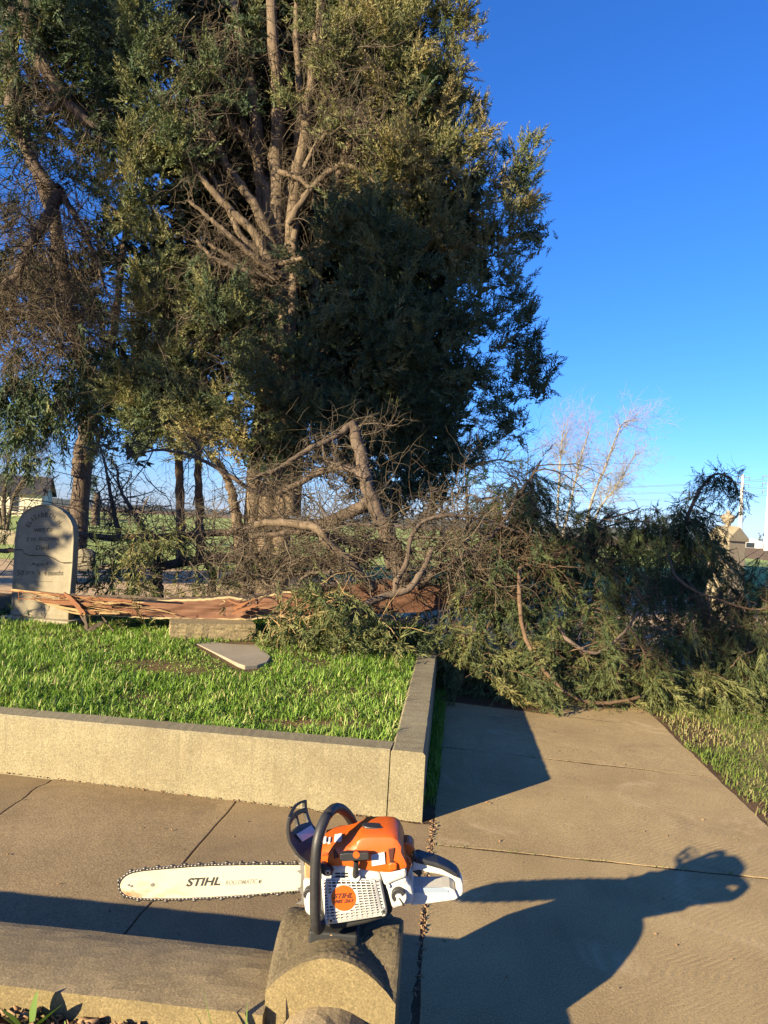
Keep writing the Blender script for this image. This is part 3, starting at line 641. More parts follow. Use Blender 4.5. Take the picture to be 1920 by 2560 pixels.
# --- starter handle and rope
g1 = sp(c2([(545, 560), (600, 552), (765, 552), (772, 560), (770, 605), (560, 620), (540, 600)]), -.026); V, F = prism(g1, ey*.018); grip = add_mesh('starter_handle', V, F, K_, saw, bevel=.004)
d0 = S(*c2([(672, 566)])[0], -.0265); V, F = prism([d0+.0082*(math.cos(t)*ex+math.sin(t)*ez) for t in np.arange(20)*6.2832/20], ey*.004); add_mesh('handle_dot', V, F, O_, grip)
V, F = tubes(np.array([S(*c2([(672, 612)])[0], -.016), S(*c2([(668, 680)])[0], -.008), S(*c2([(664, 738)])[0], .004)]), np.array([.0065, .0068, .0085]), 12); add_mesh('handle_stem', V, F, K_, grip, smooth=True)
V, F = tubes(np.array([S(*c2([(664, 742)])[0], -.003), S(*c2([(664, 738)])[0], .02)]), np.array([.0125, .0135]), 20, True); add_mesh('rope_boss', V, F, W, saw, smooth=False, bevel=.002)
# --- wrap-around front handle
hp = [(806, 2296, .012), (797, 2322, -.012), (789, 2306, -.034), (787.5, 2240, -.04), (788.5, 2165, -.04), (795, 2098, -.034), (811, 2050, -.006), (830, 2025, .035), (849, 2021, .075), (868, 2035, .115), (884, 2062, .142), (898, 2100, .158), (905, 2140, .165)]
HP = spline([S(*p) for p in hp], 64); V, F = tubes(HP, np.full(64, .0128), 16); add_mesh('front_handle', V, F, K_, saw, smooth=True)
plate('handle_bracket', c5([(640, 130), (700, 130), (790, 190), (850, 255), (830, 310), (770, 335), (700, 320), (650, 280)]), -.014, .02, K_, saw, .003)
hb = disc('screw', c5([(762, 272)])[0], .0072, -.017, .012, MAT['steel'], saw, 18); disc('screw_socket', c5([(762, 272)])[0], .0034, -.0175, .003, MAT['dark'], hb, 6, bevel=0)
# --- hand guard: bent sheet with openings
kn = [(723.5, 2043), (719.5, 2066), (720.5, 2091), (727, 2112), (748, 2142), (780, 2166)]; kf = [(764, 1999), (766, 2024), (776, 2056), (790, 2076), (800, 2100), (806, 2130)]
kd = [(-.004, .14), (-.004, .138), (-.004, .13), (-.004, .115), (-.004, .09), (-.002, .06)]
nv_ = 26; pn = spline([S(*kn[i_], kd[i_][0]) for i_ in range(6)], nv_); pf = spline([S(*kf[i_], kd[i_][1]) for i_ in range(6)], nv_)
cuts_u = [0, .10, .30, .48, .56, .76, .90, 1.0]; V = []; F = []
for a in range(nv_):
    for u in cuts_u: V.append(pn[a]*(1-u)+pf[a]*u+ez*.008*math.sin(u*math.pi)-ex*.006*math.sin(u*math.pi))
n_ = len(cuts_u)
for a in range(nv_-1):
    for b in range(n_-1):
        if 1 <= b <= 5 and 1 <= a <= 3: continue                     # wide upper opening
        if b in (1, 2, 4, 5) and 6 <= a <= 9: continue               # two small openings under the crossbar
        F.append((a*n_+b, a*n_+n_+b, a*n_+n_+b+1, a*n_+b+1))
gd = add_mesh('hand_guard', V, F, K_, saw, smooth=False, solid=.009, bevel=.003)
def gpt(a, u): return pn[a]*(1-u)+pf[a]*u
nn_ = nrm(np.cross(gpt(15, 0)-gpt(11, 0), gpt(12, 1)-gpt(12, 0))); nn_ = nn_ if nn_@(cC-gpt(12, .5)) > 0 else -nn_
Q = [gpt(11, .22)+nn_*.007, gpt(16, .30)+nn_*.0072, gpt(16, .86)+nn_*.0072, gpt(11, .86)+nn_*.0075]
gl_ = add_mesh('guard_label', Q, [(0, 1, 2, 3)], MAT['label'], gd); gl_.modifiers.new('s', 'SOLIDIFY').thickness = .0016
for k in range(6):
    f0, f1 = .12+k*.14, .18+k*.14; e = lambda s_, t_: Q[0]*(1-s_)*(1-t_)+Q[1]*s_*(1-t_)+Q[2]*s_*t_+Q[3]*(1-s_)*t_+nn_*.0016
    add_mesh('label_print', [e(f0, .08), e(f1, .08), e(f1, .92), e(f0, .92)], [(0, 1, 2, 3)], MAT['labelblue'], gl_)
# --- front end: oil tank side, cap, bumper spikes, muffler side
plate('oil_tank', c2([(245, 765), (330, 765), (400, 900), (410, 1070), (300, 1060), (262, 1030), (250, 930)]), .03, .10, W, saw, .008)
oc = disc('oil_cap', c2([(298, 885)])[0], .0155, .012, .02, K_, saw, 26, bevel=.002)
plate('cap_face', c2([(280, 880), (318, 862), (318, 990), (292, 985), (262, 935)]), .006, .02, W, oc, .003)
plate('sprocket_cover', c2([(300, 640), (430, 600), (560, 640), (600, 760), (600, 1000), (470, 1130), (300, 1080), (262, 1000), (262, 700)]), .148, .03, W, saw, .006)
plate('engine_block', c2([(300, 650), (800, 650), (860, 760), (860, 1060), (450, 1150), (330, 1040)]), .06, .10, MAT['dark'], saw, .004)
mf = plate('muffler', c2([(258, 618), (330, 640), (330, 775), (262, 768)]), .04, .07, MAT['amber'], saw, .004)
for ys in (.100, .150):
    plate('bumper_spike', c2([(165, 572), (205, 568), (252, 610), (262, 770), (262, 960), (240, 962), (188, 955), (232, 935), (238, 880), (200, 830), (226, 825), (232, 720), (196, 694), (225, 690), (226, 620), (210, 588)]), ys, .0025, MAT['steel'], saw, 0)
# --- rear: tank, cap, handle
plate('handle_tank', c4([(360, 1040), (420, 1000), (540, 950), (690, 895), (700, 990), (760, 1050), (790, 1180), (770, 1320), (640, 1325), (480, 1395), (450, 1300), (400, 1110)]), .014, .115, W, saw, .008)
plate('anti_vibration_gap', c4([(355, 1030), (400, 990), (530, 915), (700, 850), (710, 900), (560, 955), (425, 1010), (395, 1060), (440, 1250), (480, 1400), (410, 1420), (415, 1290)]), .030, .08, MAT['dark'], saw, .002)
fc = disc('fuel_cap', c4([(568, 1190)])[0], .0175, .000, .025, K_, saw, 28, bevel=.002)
plate('cap_face', c4([(520, 1190), (560, 1160), (610, 1165), (635, 1200), (672, 1170), (690, 1180), (688, 1230), (660, 1290), (600, 1335), (530, 1330), (480, 1295), (530, 1280), (545, 1240)]), -.005, .02, W, fc, .003)
plate('cap_slot', c4([(574, 1222), (586, 1214), (652, 1306), (636, 1322)]), -.0062, .003, MAT['dark'], fc, 0)
disc('bolt_boss', c4([(418, 1042)])[0], .005, .008, .02, W, saw, 14)
# handle loop: tube-like bars with rectangular section made from outlines
plate('rear_handle_top', c4([(775, 690), (815, 650), (1000, 690), (1200, 745), (1400, 850), (1500, 940), (1525, 1010), (1530, 1120), (1515, 1180), (1440, 1225), (1395, 1215), (1420, 1110), (1415, 1000), (1380, 945), (1300, 905), (1150, 865), (990, 840), (880, 805), (760, 825)]), .058, .042, W, saw, .009)
plate('rear_handle_bottom', c4([(690, 990), (720, 1030), (780, 1055), (1000, 1066), (1220, 1060), (1330, 1065), (1400, 1100), (1450, 1215), (1400, 1245), (1200, 1272), (930, 1308), (760, 1322), (740, 1200)]), .050, .062, W, saw, .010)
plate('handle_recess', c4([(775, 1068), (1220, 1066), (1310, 1100), (1315, 1140), (780, 1140)]), .0485, .004, MAT['labelblue'], saw, .001)
plate('grip_cover', c4([(800, 630), (860, 610), (1010, 660), (1160, 700), (1330, 780), (1440, 860), (1500, 945), (1400, 905), (1200, 800), (1010, 745), (830, 705), (795, 690)]), .053, .052, K_, saw, .007)
plate('throttle_trigger', c4([(770, 822), (820, 812), (900, 815), (925, 855), (880, 920), (850, 880), (800, 845)]), .070, .016, K_, saw, .002)
plate('throttle_lock', c4([(1000, 640), (1150, 640), (1160, 700), (1010, 665)]), .072, .018, K_, saw, .003)
# --- guide bar and chain
BY = .128
bo = c1([(900, 366), (600, 366), (400, 372), (300, 379), (180, 389), (110, 398), (68, 412), (44, 434), (35, 458), (42, 484), (62, 501), (100, 511), (180, 516), (300, 515), (450, 509), (600, 500), (900, 474)])
bop = sp(bo, BY); BX0 = float(bop[:, 0].min()-WORLD[saw.name][0]); BX1 = BX0+.26; BZ = float(bop[:, 2].min()-WORLD[saw.name][2])
MAT['bar'] = bar_material(BX0, BX1, BZ)
V, F = prism(bop, ey*.0045); bar = add_mesh('guide_bar', V, F, MAT['bar'], saw, bevel=.0006)
ft = lambda x, y: S(x, y, BY-.0004)
lettering('bar_text', 'STIHL', *c1([(332, 463), (486, 457), (346, 424)]), ft, MAT['ink'], bar, .035)
lettering('bar_text', 'ROLLOMATIC', *c1([(511, 456), (652, 449), (515, 435)]), ft, MAT['greyink'], bar, .022)
lettering('bar_text', 'E', *c1([(660, 448), (673, 447), (664, 432)]), ft, MAT['ink'], bar, .04)
lettering('bar_text', 'R', *c1([(502, 423), (507, 422), (502, 416)]), ft, MAT['greyink'], bar, .01)
for cx, cy, r in ((75, 455, .004), (88, 460, .004), (182, 454, .0055)): disc('bar_rivet', c1([(cx, cy)])[0], r, BY-.0012, .002, MAT['steel'], bar, 16, bevel=.0004)
# chain: alternating drive/tie links and cutters around the rim
cp = spline(bop, 400); seg = np.linalg.norm(np.diff(cp, axis=0), axis=1); L_ = np.concatenate([[0], np.cumsum(seg)]); ctr = cp.mean(0)
B = Buf(); k = 0; s_ = 0.0
while s_ < L_[-1]:
    i_ = min(np.searchsorted(L_, s_), 398); t_ = nrm(cp[i_+1]-cp[max(i_-1, 0)]); o_ = np.cross(t_, ey); o_ = nrm(o_)
    if o_@(cp[i_]-ctr-ex*((cp[i_]-ctr)@ex)*.8) < 0: o_ = -o_
    c_ = cp[i_]+ey*.00225
    for side in (-1, 1):
        V, F = box_quads(c_+o_*.0028+ey*side*.0027, t_*.0062, ey*.0007, o_*.0027); B.add(V, F)
    V, F = box_quads(c_+o_*.0015+t_*.0047, t_*.004, ey*.0011, o_*.0034); B.add(V, F)
    if k % 4 == 0:
        V, F = box_quads(c_+o_*.0068+ey*(.0012 if k % 8 else -.0012), t_*.0055, ey*.0028, o_*.0028); B.add(V, F)
        V, F = box_quads(c_+o_*.0062+t_*.0085, t_*.0016, ey*.0011, o_*.0022); B.add(V, F)
    k += 1; s_ += .0094
B.build('saw_chain', MAT['chain'], saw)
# curled wood shavings under the saw
B = Buf()
for p0, p1, p2 in (((806, 2335), (822, 2334), (833, 2326)), ((818, 2336), (826, 2330), (831, 2324)), ((812, 2337), (830, 2338), (842, 2335))):
    P = spline([G(*p0, .408), G(*p1, .412), G(*p2, .41)], 8); V, F = tubes(P, np.array([.001, .0016, .002, .002, .002, .0018, .0015, .001]), 4); B.add(V, F)
tag(B.build('wood_shavings', MAT['splinter']), 'pale curled wood shavings on the pier below the saw', 'shavings', kind='stuff')

# ================================================================== GRAVESTONES
HY = 7.12
hs_out = [(25, 1548), (35, 1363), (40, 1317), (46, 1298), (55, 1283), (67, 1273), (80, 1267), (94, 1262.5), (109, 1261), (126, 1263), (141, 1268), (155, 1276), (167, 1287), (177, 1301), (183, 1317), (185, 1345), (182, 1409), (176, 1483), (171, 1552)]
hd = np.array([.985, -.17, 0]); hn = np.array([.17, .985, 0])              # face turned a little
HS0 = D(100, 1548, HY)
def H_(x, y, off=0.0):
    d = ray(x, y); return cC+d*(((HS0+hn*off-cC)@hn)/(d@hn))
hs = thing('headstone', 'tall round-topped marble headstone, cracked across, standing behind the splintered end of the trunk', 'headstone', (HS0[0], HS0[1], float(zplot(HS0[0], HS0[1]))))
O = np.array([H_(x, y) for x, y in hs_out]); c = O.mean(0); up_ = nrm(H_(109, 1261)-H_(98, 1548))
inn = c+(O-c)*np.array([.905]); inn += up_*.012
inn[0] = O[0]+(O[-1]-O[0])*.06+up_*.12; inn[-1] = O[-1]+(O[0]-O[-1])*.06+up_*.12
nO = len(O); mid = O+(inn-O)*.55; th = .085
V = list(O+hn*.012)+list(O+(inn-O)*.12)+list(mid)+list(mid+hn*.006+(inn-mid)*.3)+list(inn+hn*.013)+list(O+hn*th)
F = []
for r in range(4):
    for k in range(nO): k2 = (k+1) % nO; F.append((r*nO+k, r*nO+k2, (r+1)*nO+k2, (r+1)*nO+k))
F.append(tuple(range(4*nO, 5*nO))); F.append(tuple(range(6*nO-1, 5*nO-1, -1)))
for k in range(nO): k2 = (k+1) % nO; F.append((k, 5*nO+k, 5*nO+k2, k2))
add_mesh('tablet', V, F, MAT['marble'], hs, bevel=.004)
b_ = WORLD[hs.name]; V, F = box_quads(H_(98, 1556)+hn*.04-ez*.03, hd*.36, hn*.13, ez*.075); add_mesh('base', V, F.tolist(), MAT['slabstone'], hs, bevel=.008)
hf_ = lambda x, y: H_(x, y, .0105)
# arched name: letters one by one along the arc
def c6(p): return (p[0]*.18532, 1150+p[1]*.18532)
ac = np.array(c6((600, 985))); txt = 'ELIZABETH H.'
for k, ch in enumerate(txt):
    if ch == ' ': continue
    a = math.radians(205+130*(k/(len(txt)-1))); R_ = 46.0; p = ac+R_*np.array([math.cos(a), math.sin(a)]); tdir = np.array([-math.sin(a), math.cos(a)]); odir = np.array([math.cos(a), math.sin(a)])
    wdt, hgt_ = (7.6 if ch not in 'I.' else 2.6), (11 if ch != '.' else 2.4)
    lettering('carved_letter', ch, p-tdir*wdt/2-odir*5.5, p+tdir*wdt/2-odir*5.5, p-tdir*wdt/2+odir*(hgt_-5.5), hf_, MAT['marble_dark'], hs, .02)
for s_, x0, x1, y, h_ in (('WIFE OF', 450, 715, 975, 55), ('Z.W. BROWN,', 345, 800, 1105, 60), ('Died', 480, 655, 1215, 62), ('Nov. 7, 1875', 280, 800, 1325, 55), ('Aged', 410, 640, 1440, 58), ('50', 228, 318, 1560, 72), ('yrs.', 345, 470, 1556, 55), ('&', 505, 545, 1558, 58), ('4 months', 590, 850, 1560, 70)):
    if s_.startswith('Nov'): continue
    lettering('carved_line', s_, c6((x0, y)), c6((x1, y-4)), c6((x0+6, y-h_)), hf_, MAT['marble_dark'], hs, .012)
def strip(name, pts, wpx, fn, mat, parent):
    V = []; F = []; n_ = len(pts)
    for i_, (x, y) in enumerate(pts): wv_ = wpx*(.6+.8*rng.uniform()); V += [fn(x, y-wv_*.5), fn(x, y+wv_*.5)]
    for i_ in range(n_-1): F.append((2*i_, 2*i_+1, 2*i_+3, 2*i_+2))
    return add_mesh(name, V, F, mat, parent)
ck = [c6(p) for p in ((196, 1212), (290, 1212), (325, 1255), (370, 1280), (450, 1290), (530, 1285), (620, 1292), (690, 1312), (750, 1345), (830, 1382), (900, 1384), (975, 1384))]
strip('crack', spline(ck, 60), 1.6, lambda x, y: H_(x, y, -.0008), MAT['crack'], hs); strip('crack', spline([c6(p) for p in ((880, 1384), (884, 1400), (882, 1418))], 8), .8, lambda x, y: H_(x+rng.uniform(-.4, .4), y, -.0008), MAT['crack'], hs)
strip('carved_rule', [c6((395, 1636)), c6((560, 1640)), c6((705, 1640))], .9, hf_, MAT['marble_dark'], hs)
# rough stone block and fallen tablet in the grass
B0, B1 = G(424, 1598, .34), G(637, 1600, .34); bd_ = nrm((B1-B0)*[1, 1, 0]); bn_ = np.array([-bd_[1], bd_[0], 0]); bz = D(520, 1562, (B0[1]+B1[1])/2)[2]
blk = thing('stone_block', 'rough-faced pale stone base block under the split trunk, above the fallen tablet', 'stone', (*((B0+B1)/2)[:2], .33))
Lb = np.linalg.norm((B1-B0)[:2])
def rough_box(o, u, v, h, lu, lv, nu_, nv2, amp):
    bm = bmesh.new(); bmesh.ops.create_cube(bm, size=1.0); bmesh.ops.subdivide_edges(bm, edges=bm.edges[:], cuts=10, use_grid_fill=True)
    Vs = []; 
    for vv in bm.verts: q = np.array(vv.co[:]); n2 = q/np.max(np.abs(q)); Vs.append(o+u*q[0]*lu+v*q[1]*lv+ez*(q[2]*h)+(u*n2[0]+v*n2[1]+ez*n2[2]*.4)*rng.normal(0, amp))
    bm.verts.index_update(); Fs = [tuple(x.index for x in f.verts) for f in bm.faces]; bm.free(); return Vs, Fs
V, F = rough_box((B0+B1)/2+bn_*.16+ez*((bz+.30)/2-.34), bd_, bn_, bz-.28, Lb, .32, 0, 0, .0035); add_mesh('block', V, F, MAT['stone'], blk, bevel=0)
tb = [G(x, y, .332) for x, y in ((478, 1603), (630, 1597), (672, 1636), (677, 1642), (668, 1655), (645, 1662), (612, 1664), (596, 1659))]
V, F = prism(tb, (0, 0, -.06), True); o = add_mesh('fallen_tablet', V, F, MAT['slabstone'], bevel=.006, loc=(*tb[0][:2], .3)); tag(o, 'flat grey stone tablet lying in the grass in front of the rough block', 'stone slab')
# narrow kerb stone behind, and small pale markers beyond the road
V, F = box_quads(D(300, 1578, 7.3)-ez*.03, np.array([.55, -.05, 0]), np.array([.01, .08, 0]), ez*.05); o = add_mesh('kerb_stone', V, F.tolist(), MAT['slabstone'], loc=D(300, 1578, 7.3)-ez*.08, bevel=.008); tag(o, 'low kerb stone in the grass between headstone base and rough block', 'kerb stone')
def marker(px_, py_, Yd, w_, h_, label, mat):
    p = D(px_, py_, Yd); p[2] = -.03; P = [p+np.array([-w_/2, 0, 0]), p+np.array([w_/2, 0, 0]), p+np.array([w_/2, 0, h_*.8]), p+np.array([w_*.3, 0, h_*.95]), p+np.array([0, 0, h_]), p+np.array([-w_*.3, 0, h_*.95]), p+np.array([-w_/2, 0, h_*.8])]
    V, F = prism(P, (0, .14, 0)); o = add_mesh('grave_marker', V, F, mat, loc=p, bevel=.015); return tag(o, label, 'grave marker')
marker(212, 1390, 17.5, .42, .5, 'small pale grave marker past the road, behind the tall headstone', MAT['marble'])
marker(715, 1400, 18.5, .5, .55, 'small pale grave marker seen through bare branches below the cypress', MAT['slabstone'])
marker(12, 1325, 26, 1.1, .5, 'low pale grave marker in the green field left of the headstone', MAT['marble'])
# obelisk-like monument with an urn
UY = 15.0; ub = D(1815, 1400, UY); U = thing('urn_monument', 'grey stone monument with pointed gables and an urn finial, behind the brush pile', 'monument', (ub[0], UY, -.03))
sq = lambda cx, hw, z, rot=.45: [np.array([cx[0]+hw*1.414*math.cos(rot+k*math.pi/2+.785), cx[1]+hw*1.414*math.sin(rot+k*math.pi/2+.785), z]) for k in range(4)]
def zat(y): return D(1815, y, UY)[2]
body = np.array([ub[0], UY]); zt_ = zat(1345); V = sq(body, .26, -.03)+sq(body, .25, zt_); F = [(3, 2, 1, 0), (4, 5, 6, 7)]+[(k, (k+1) % 4, 4+(k+1) % 4, 4+k) for k in range(4)]
add_mesh('shaft', V, F, MAT['slabstone'], U, bevel=.02)
pk = zat(1316); b4 = sq(body, .29, zt_); gm = [(b4[k]+b4[(k+1) % 4])/2*np.array([1, 1, 0])+np.array([0, 0, pk]) for k in range(4)]; apx = np.array([*body, pk+.03])
V = b4+gm+[apx]+sq(body, .29, zt_-.06); F = [(k, (k+1) % 4, 4+k) for k in range(4)]+[((k+1) % 4, 4+(k+1) % 4, 8, 4+k) for k in range(4)]+[(9+k, 9+(k+1) % 4, (k+1) % 4, k) for k in range(4)]+[(12, 11, 10, 9)]
add_mesh('gabled_cap', V, F, MAT['marble'], U, bevel=.01)
def lathe(c, prof_, n_=24):
    V = []; F = []
    for r_, z in prof_:
        for t_ in range(n_): V.append((c[0]+r_*math.cos(t_*6.2832/n_), c[1]+r_*math.sin(t_*6.2832/n_), z))
    for i_ in range(len(prof_)-1):
        for k in range(n_): F.append((i_*n_+k, i_*n_+(k+1) % n_, (i_+1)*n_+(k+1) % n_, (i_+1)*n_+k))
    F += [tuple(range(n_-1, -1, -1)), tuple(range((len(prof_)-1)*n_, len(prof_)*n_))]; return V, F
z0, z1 = pk-.01, zat(1276); s_ = (z1-z0)
V, F = lathe(body, [(.11, z0), (.09, z0+.07*s_), (.045, z0+.13*s_), (.05, z0+.18*s_), (.10, z0+.3*s_), (.125, z0+.46*s_), (.13, z0+.52*s_), (.165, z0+.56*s_), (.16, z0+.62*s_), (.12, z0+.72*s_), (.05, z0+.8*s_), (.035, z0+.84*s_), (.07, z0+.86*s_), (.03, z0+.89*s_), (.05, z0+.94*s_), (.045, z0+.98*s_), (.01, z1)])
add_mesh('urn', V, F, MAT['slabstone'], U, smooth=True)
# ================================================================== FAR THINGS
def gable_house(name, label, c, along, L_, W_, eave, ridge, wm, rm, windows=()):
    c = np.array(c, float); a = nrm(np.array([*along, 0.])); n_ = np.array([-a[1], a[0], 0]); h = thing(name, label, 'building', c)
    def q(u, v, z): return c+a*u+n_*v+ez*z
    V = []; 
    for u in (-L_/2, L_/2): V += [q(u, -W_/2, 0), q(u, W_/2, 0), q(u, W_/2, eave), q(u, 0, ridge), q(u, -W_/2, eave)]
    add_mesh('walls', V, [(4, 3, 2, 1, 0), (5, 6, 7, 8, 9), (0, 5, 9, 4), (2, 7, 6, 1)], wm, h)
    e = .5; dz = (ridge-eave)/(W_/2)*e; R = []
    for u in (-L_/2-e, L_/2+e): R += [q(u, -W_/2-e, eave-dz), q(u, 0, ridge+.02), q(u, W_/2+e, eave-dz), q(u, -W_/2-e, eave-dz+.18), q(u, 0, ridge+.22), q(u, W_/2+e, eave-dz+.18)]
    add_mesh('roof', R, [(0, 1, 7, 6), (1, 2, 8, 7), (3, 9, 10, 4), (4, 10, 11, 5), (0, 3, 4, 1), (1, 4, 5, 2), (6, 7, 10, 9), (7, 8, 11, 10), (0, 6, 9, 3), (2, 5, 11, 8)], rm, h)
    for (side, u, z, ww, hh) in windows:
        p = q(u, side*(W_/2+.02), z) if side else q(-L_/2-.02, u, z); t = a if side else n_; nn = n_*side if side else -a
        V, F = box_quads(p, t*ww/2, nn*.03, ez*hh/2); o = add_mesh('window', V, F.tolist(), MAT['glass'], h); V, F = box_quads(p-nn*.02, t*(ww/2+.08), nn*.02, ez*(hh/2+.08)); add_mesh('frame', V, F.tolist(), MAT['whitepaint'], o)
    return h
hb_ = D(40, 1290, 88); gable_house('farm_house', 'cream gabled house with a dark roof beyond the field, behind the headstone', (hb_[0]-3.5, 88, -.05), (.95, .30), 13, 9, 2.7, 4.6, MAT['cream'], MAT['roofing'], ((-1, -3, 1.5, 1.0, 1.2), (-1, 1.0, 1.5, 1.0, 1.2), (-1, 3.6, 1.5, .9, 1.9)))
fe = thing('field_fence', 'dark rail fence standing in front of the cream house', 'fence', (D(60, 1290, 70)[0], 70, -.05))
for k in range(12):
    V, F = box_quads(np.array([WORLD[fe.name][0]-12+k*2.0, 70, .55]), ex*.06, ey*.06, ez*.62); add_mesh('post', V, F.tolist(), MAT['barkdk'], fe)
for z in (.45, .85, 1.1): V, F = box_quads(np.array([WORLD[fe.name][0]-1, 70.02, z]), np.array([11.2, 0, 0]), np.array([0, .03, 0]), ez*.05); add_mesh('rail', V, F.tolist(), MAT['barkdk'], fe)
wb = D(1868, 1366, 420); gable_house('white_barn', 'small white barn on the far edge of the brown field', (wb[0], 420, -.05), (.2, 1), 12, 13, 3.4, 5.2, MAT['whitepaint'], MAT['whitepaint'], ((0, 0, 1.5, 4.5, 2.8),))
def pole(xb, xt, yt, Yd, label):
    b = D(xb, 1366, Yd); t = D(xt, yt, Yd); p = thing('power_pole', label, 'power pole', (b[0], Yd, -.05), 'steel power poles at the field edge')
    V, F = tubes(np.array([[b[0], Yd, -.05], [b[0], Yd, t[2]*.5], [b[0], Yd, t[2]]]), np.array([.85, .65, .42]), 12); add_mesh('shaft', V, F, MAT['whitepaint'], p, smooth=True)
    arms = []
    for k in range(3):
        z = t[2]-1.2-k*2.5
        for sx in (-1, 1):
            V, F = tubes(np.array([[b[0], Yd, z], [b[0]+sx*1.5, Yd, z+.3], [b[0]+sx*2.4, Yd, z+.35]]), np.array([.16, .12, .08]), 6); add_mesh('crossarm', V, F, MAT['slabstone'], p)
            V, F = tubes(np.array([[b[0]+sx*2.3, Yd, z+.3], [b[0]+sx*2.3, Yd, z-.9]]), np.array([.1, .1]), 6); add_mesh('insulator', V, F, MAT['barkdk'], p); arms.append(np.array([b[0]+sx*2.3, Yd, z-.9]))
    return p, arms
pA, aA = pole(1848, 1856, 1186, 260, 'white steel power pole standing beside the barn, half behind the bent cypress branch')
pB, aB = pole(1916, 1924, 1184, 250, 'white steel power pole standing right of the barn')
ln = thing('power_lines', 'thin power lines strung across the sky from the steel poles', 'cable', (aB[0][0], 250, aB[0][2]))
for k in range(6):
    s0 = aB[k]; e0 = s0+np.array([-150, 130, -2.0]) if k % 2 == 0 else s0+np.array([-170, 60, -6]); n_ = 24; u = np.linspace(0, 1, n_)[:, None]; P = s0+(e0-s0)*u; P[:, 2] -= 3.5*4*(u[:, 0]*(1-u[:, 0]))
    V, F = tubes(P, np.full(n_, .045), 4); add_mesh('wire', V, F, MAT['barkdk'], ln)
# ================================================================== TREES
def plume_template(seed, n=20, sub=3, el=.23, curve=.15, spread=.78, width=.26):
    r = np.random.default_rng(seed); Q = []
    for i_ in range(n):
        t = (i_+.5)/n; b = np.array([curve*math.sin(t*2.2)*t, curve*.5*t*t, t*.92]); az = i_*2.39996+r.normal(0, .3); tilt = spread*(1-.55*t)+r.normal(0, .12)
        rad = np.array([math.cos(az), math.sin(az), 0]); d = nrm(rad*math.sin(tilt)+np.array([0, 0, math.cos(tilt)])); L = el*(1.35-.85*t)*r.uniform(.75, 1.25)
        for s_ in range(sub):
            dd = nrm(d+r.normal(0, .33, 3)*(s_ > 0)); bb = b+d*L*(.0 if s_ == 0 else r.uniform(.25, .8)); l = L*(1 if s_ == 0 else .62); sd = nrm(np.cross(dd, r.normal(0, 1, 3)))*l*width*.5
            Q.append([bb+dd*l*.12+sd*1.15, bb+dd*l, bb+dd*l*.12-sd*1.15])
    return np.array(Q)                                     # (q,3,3)
TPL = [plume_template(s) for s in range(5)]
TPLF = [plume_template(20+s, 15, 3, .24, .2, .55, .2) for s in range(5)]      # finer, for near foliage
TPLC = [plume_template(40+s, 9, 2, .34, .1, .9, .5) for s in range(3)]       # coarse, for trees out of view
def place(B, pos, axis, size, tint, tpls=TPL, flat=1.0):
    """put one plume per position"""
    m = len(pos); axis = nrm(axis); ref = nrm(rng.normal(0, 1, (m, 3))); X = nrm(np.cross(axis, ref)); Y = np.cross(axis, X); R = np.stack([X, Y, axis], 2)   # columns
    w_ = rng.integers(0, len(tpls), m)
    for t_ in range(len(tpls)):
        k = np.where(w_ == t_)[0]
        if not len(k): continue
        T = tpls[t_]; nq = len(T); P = T.reshape(-1, 3); P = P*np.array([flat, flat, 1])
        V = np.einsum('mij,pj->mpi', R[k]*size[k][:, None, None], P)+pos[k][:, None, :]
        F = np.arange(len(k)*nq*3).reshape(-1, 3); A = np.repeat(np.clip(tint[k], 0, 1), nq*3)+np.tile(np.repeat(rng.normal(0, .05, nq), 3), len(k)); B.add(V.reshape(-1, 3), F, np.clip(A, 0, 1))
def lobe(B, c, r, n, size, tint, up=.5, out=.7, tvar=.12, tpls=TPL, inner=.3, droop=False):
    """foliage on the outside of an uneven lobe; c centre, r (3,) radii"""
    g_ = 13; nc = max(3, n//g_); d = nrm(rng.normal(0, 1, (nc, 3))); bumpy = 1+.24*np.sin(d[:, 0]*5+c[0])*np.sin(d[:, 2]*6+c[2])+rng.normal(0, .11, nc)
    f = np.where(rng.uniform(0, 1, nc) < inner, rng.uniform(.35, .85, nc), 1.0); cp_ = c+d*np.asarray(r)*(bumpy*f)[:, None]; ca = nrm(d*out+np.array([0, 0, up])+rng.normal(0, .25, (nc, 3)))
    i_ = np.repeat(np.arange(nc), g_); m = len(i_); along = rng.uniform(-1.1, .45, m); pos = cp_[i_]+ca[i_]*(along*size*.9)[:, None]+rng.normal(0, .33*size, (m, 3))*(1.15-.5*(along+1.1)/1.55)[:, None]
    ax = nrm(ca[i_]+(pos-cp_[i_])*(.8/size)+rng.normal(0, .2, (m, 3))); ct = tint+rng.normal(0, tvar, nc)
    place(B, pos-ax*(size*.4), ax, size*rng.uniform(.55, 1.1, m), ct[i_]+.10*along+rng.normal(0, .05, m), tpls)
def px_lobes(B, L, size, per_m2, tpls=TPL, up=.5, out=.7, inner=.3):
    for (x, y, rx, ry, Yd, tint) in L:
        c = D(x, y, Yd); s_ = Yd/FPX; r = np.array([rx*s_, max(rx, ry)*s_*.75, ry*s_]); area = 4*math.pi*((r[0]*r[2]+r[0]*r[1]+r[1]*r[2])/3); lobe(B, c, r, int(area*per_m2), size, tint, up, out, tpls=tpls, inner=inner)
def limb(name, pts, r0, r1, mat, parent, k=9, n=26, knob=.06):
    """pts: (px,py,Y) list -> tapered, knobbly limb"""
    P = spline([D(*p) for p in pts], n); P[1:-1] += rng.normal(0, r0*.08, (n-2, 3)); R = np.linspace(r0, r1, n)*(1+rng.normal(0, knob, n)); V, F = tubes(P, R, k)
    add_mesh(name, V, F, mat, parent, smooth=True); return P, R
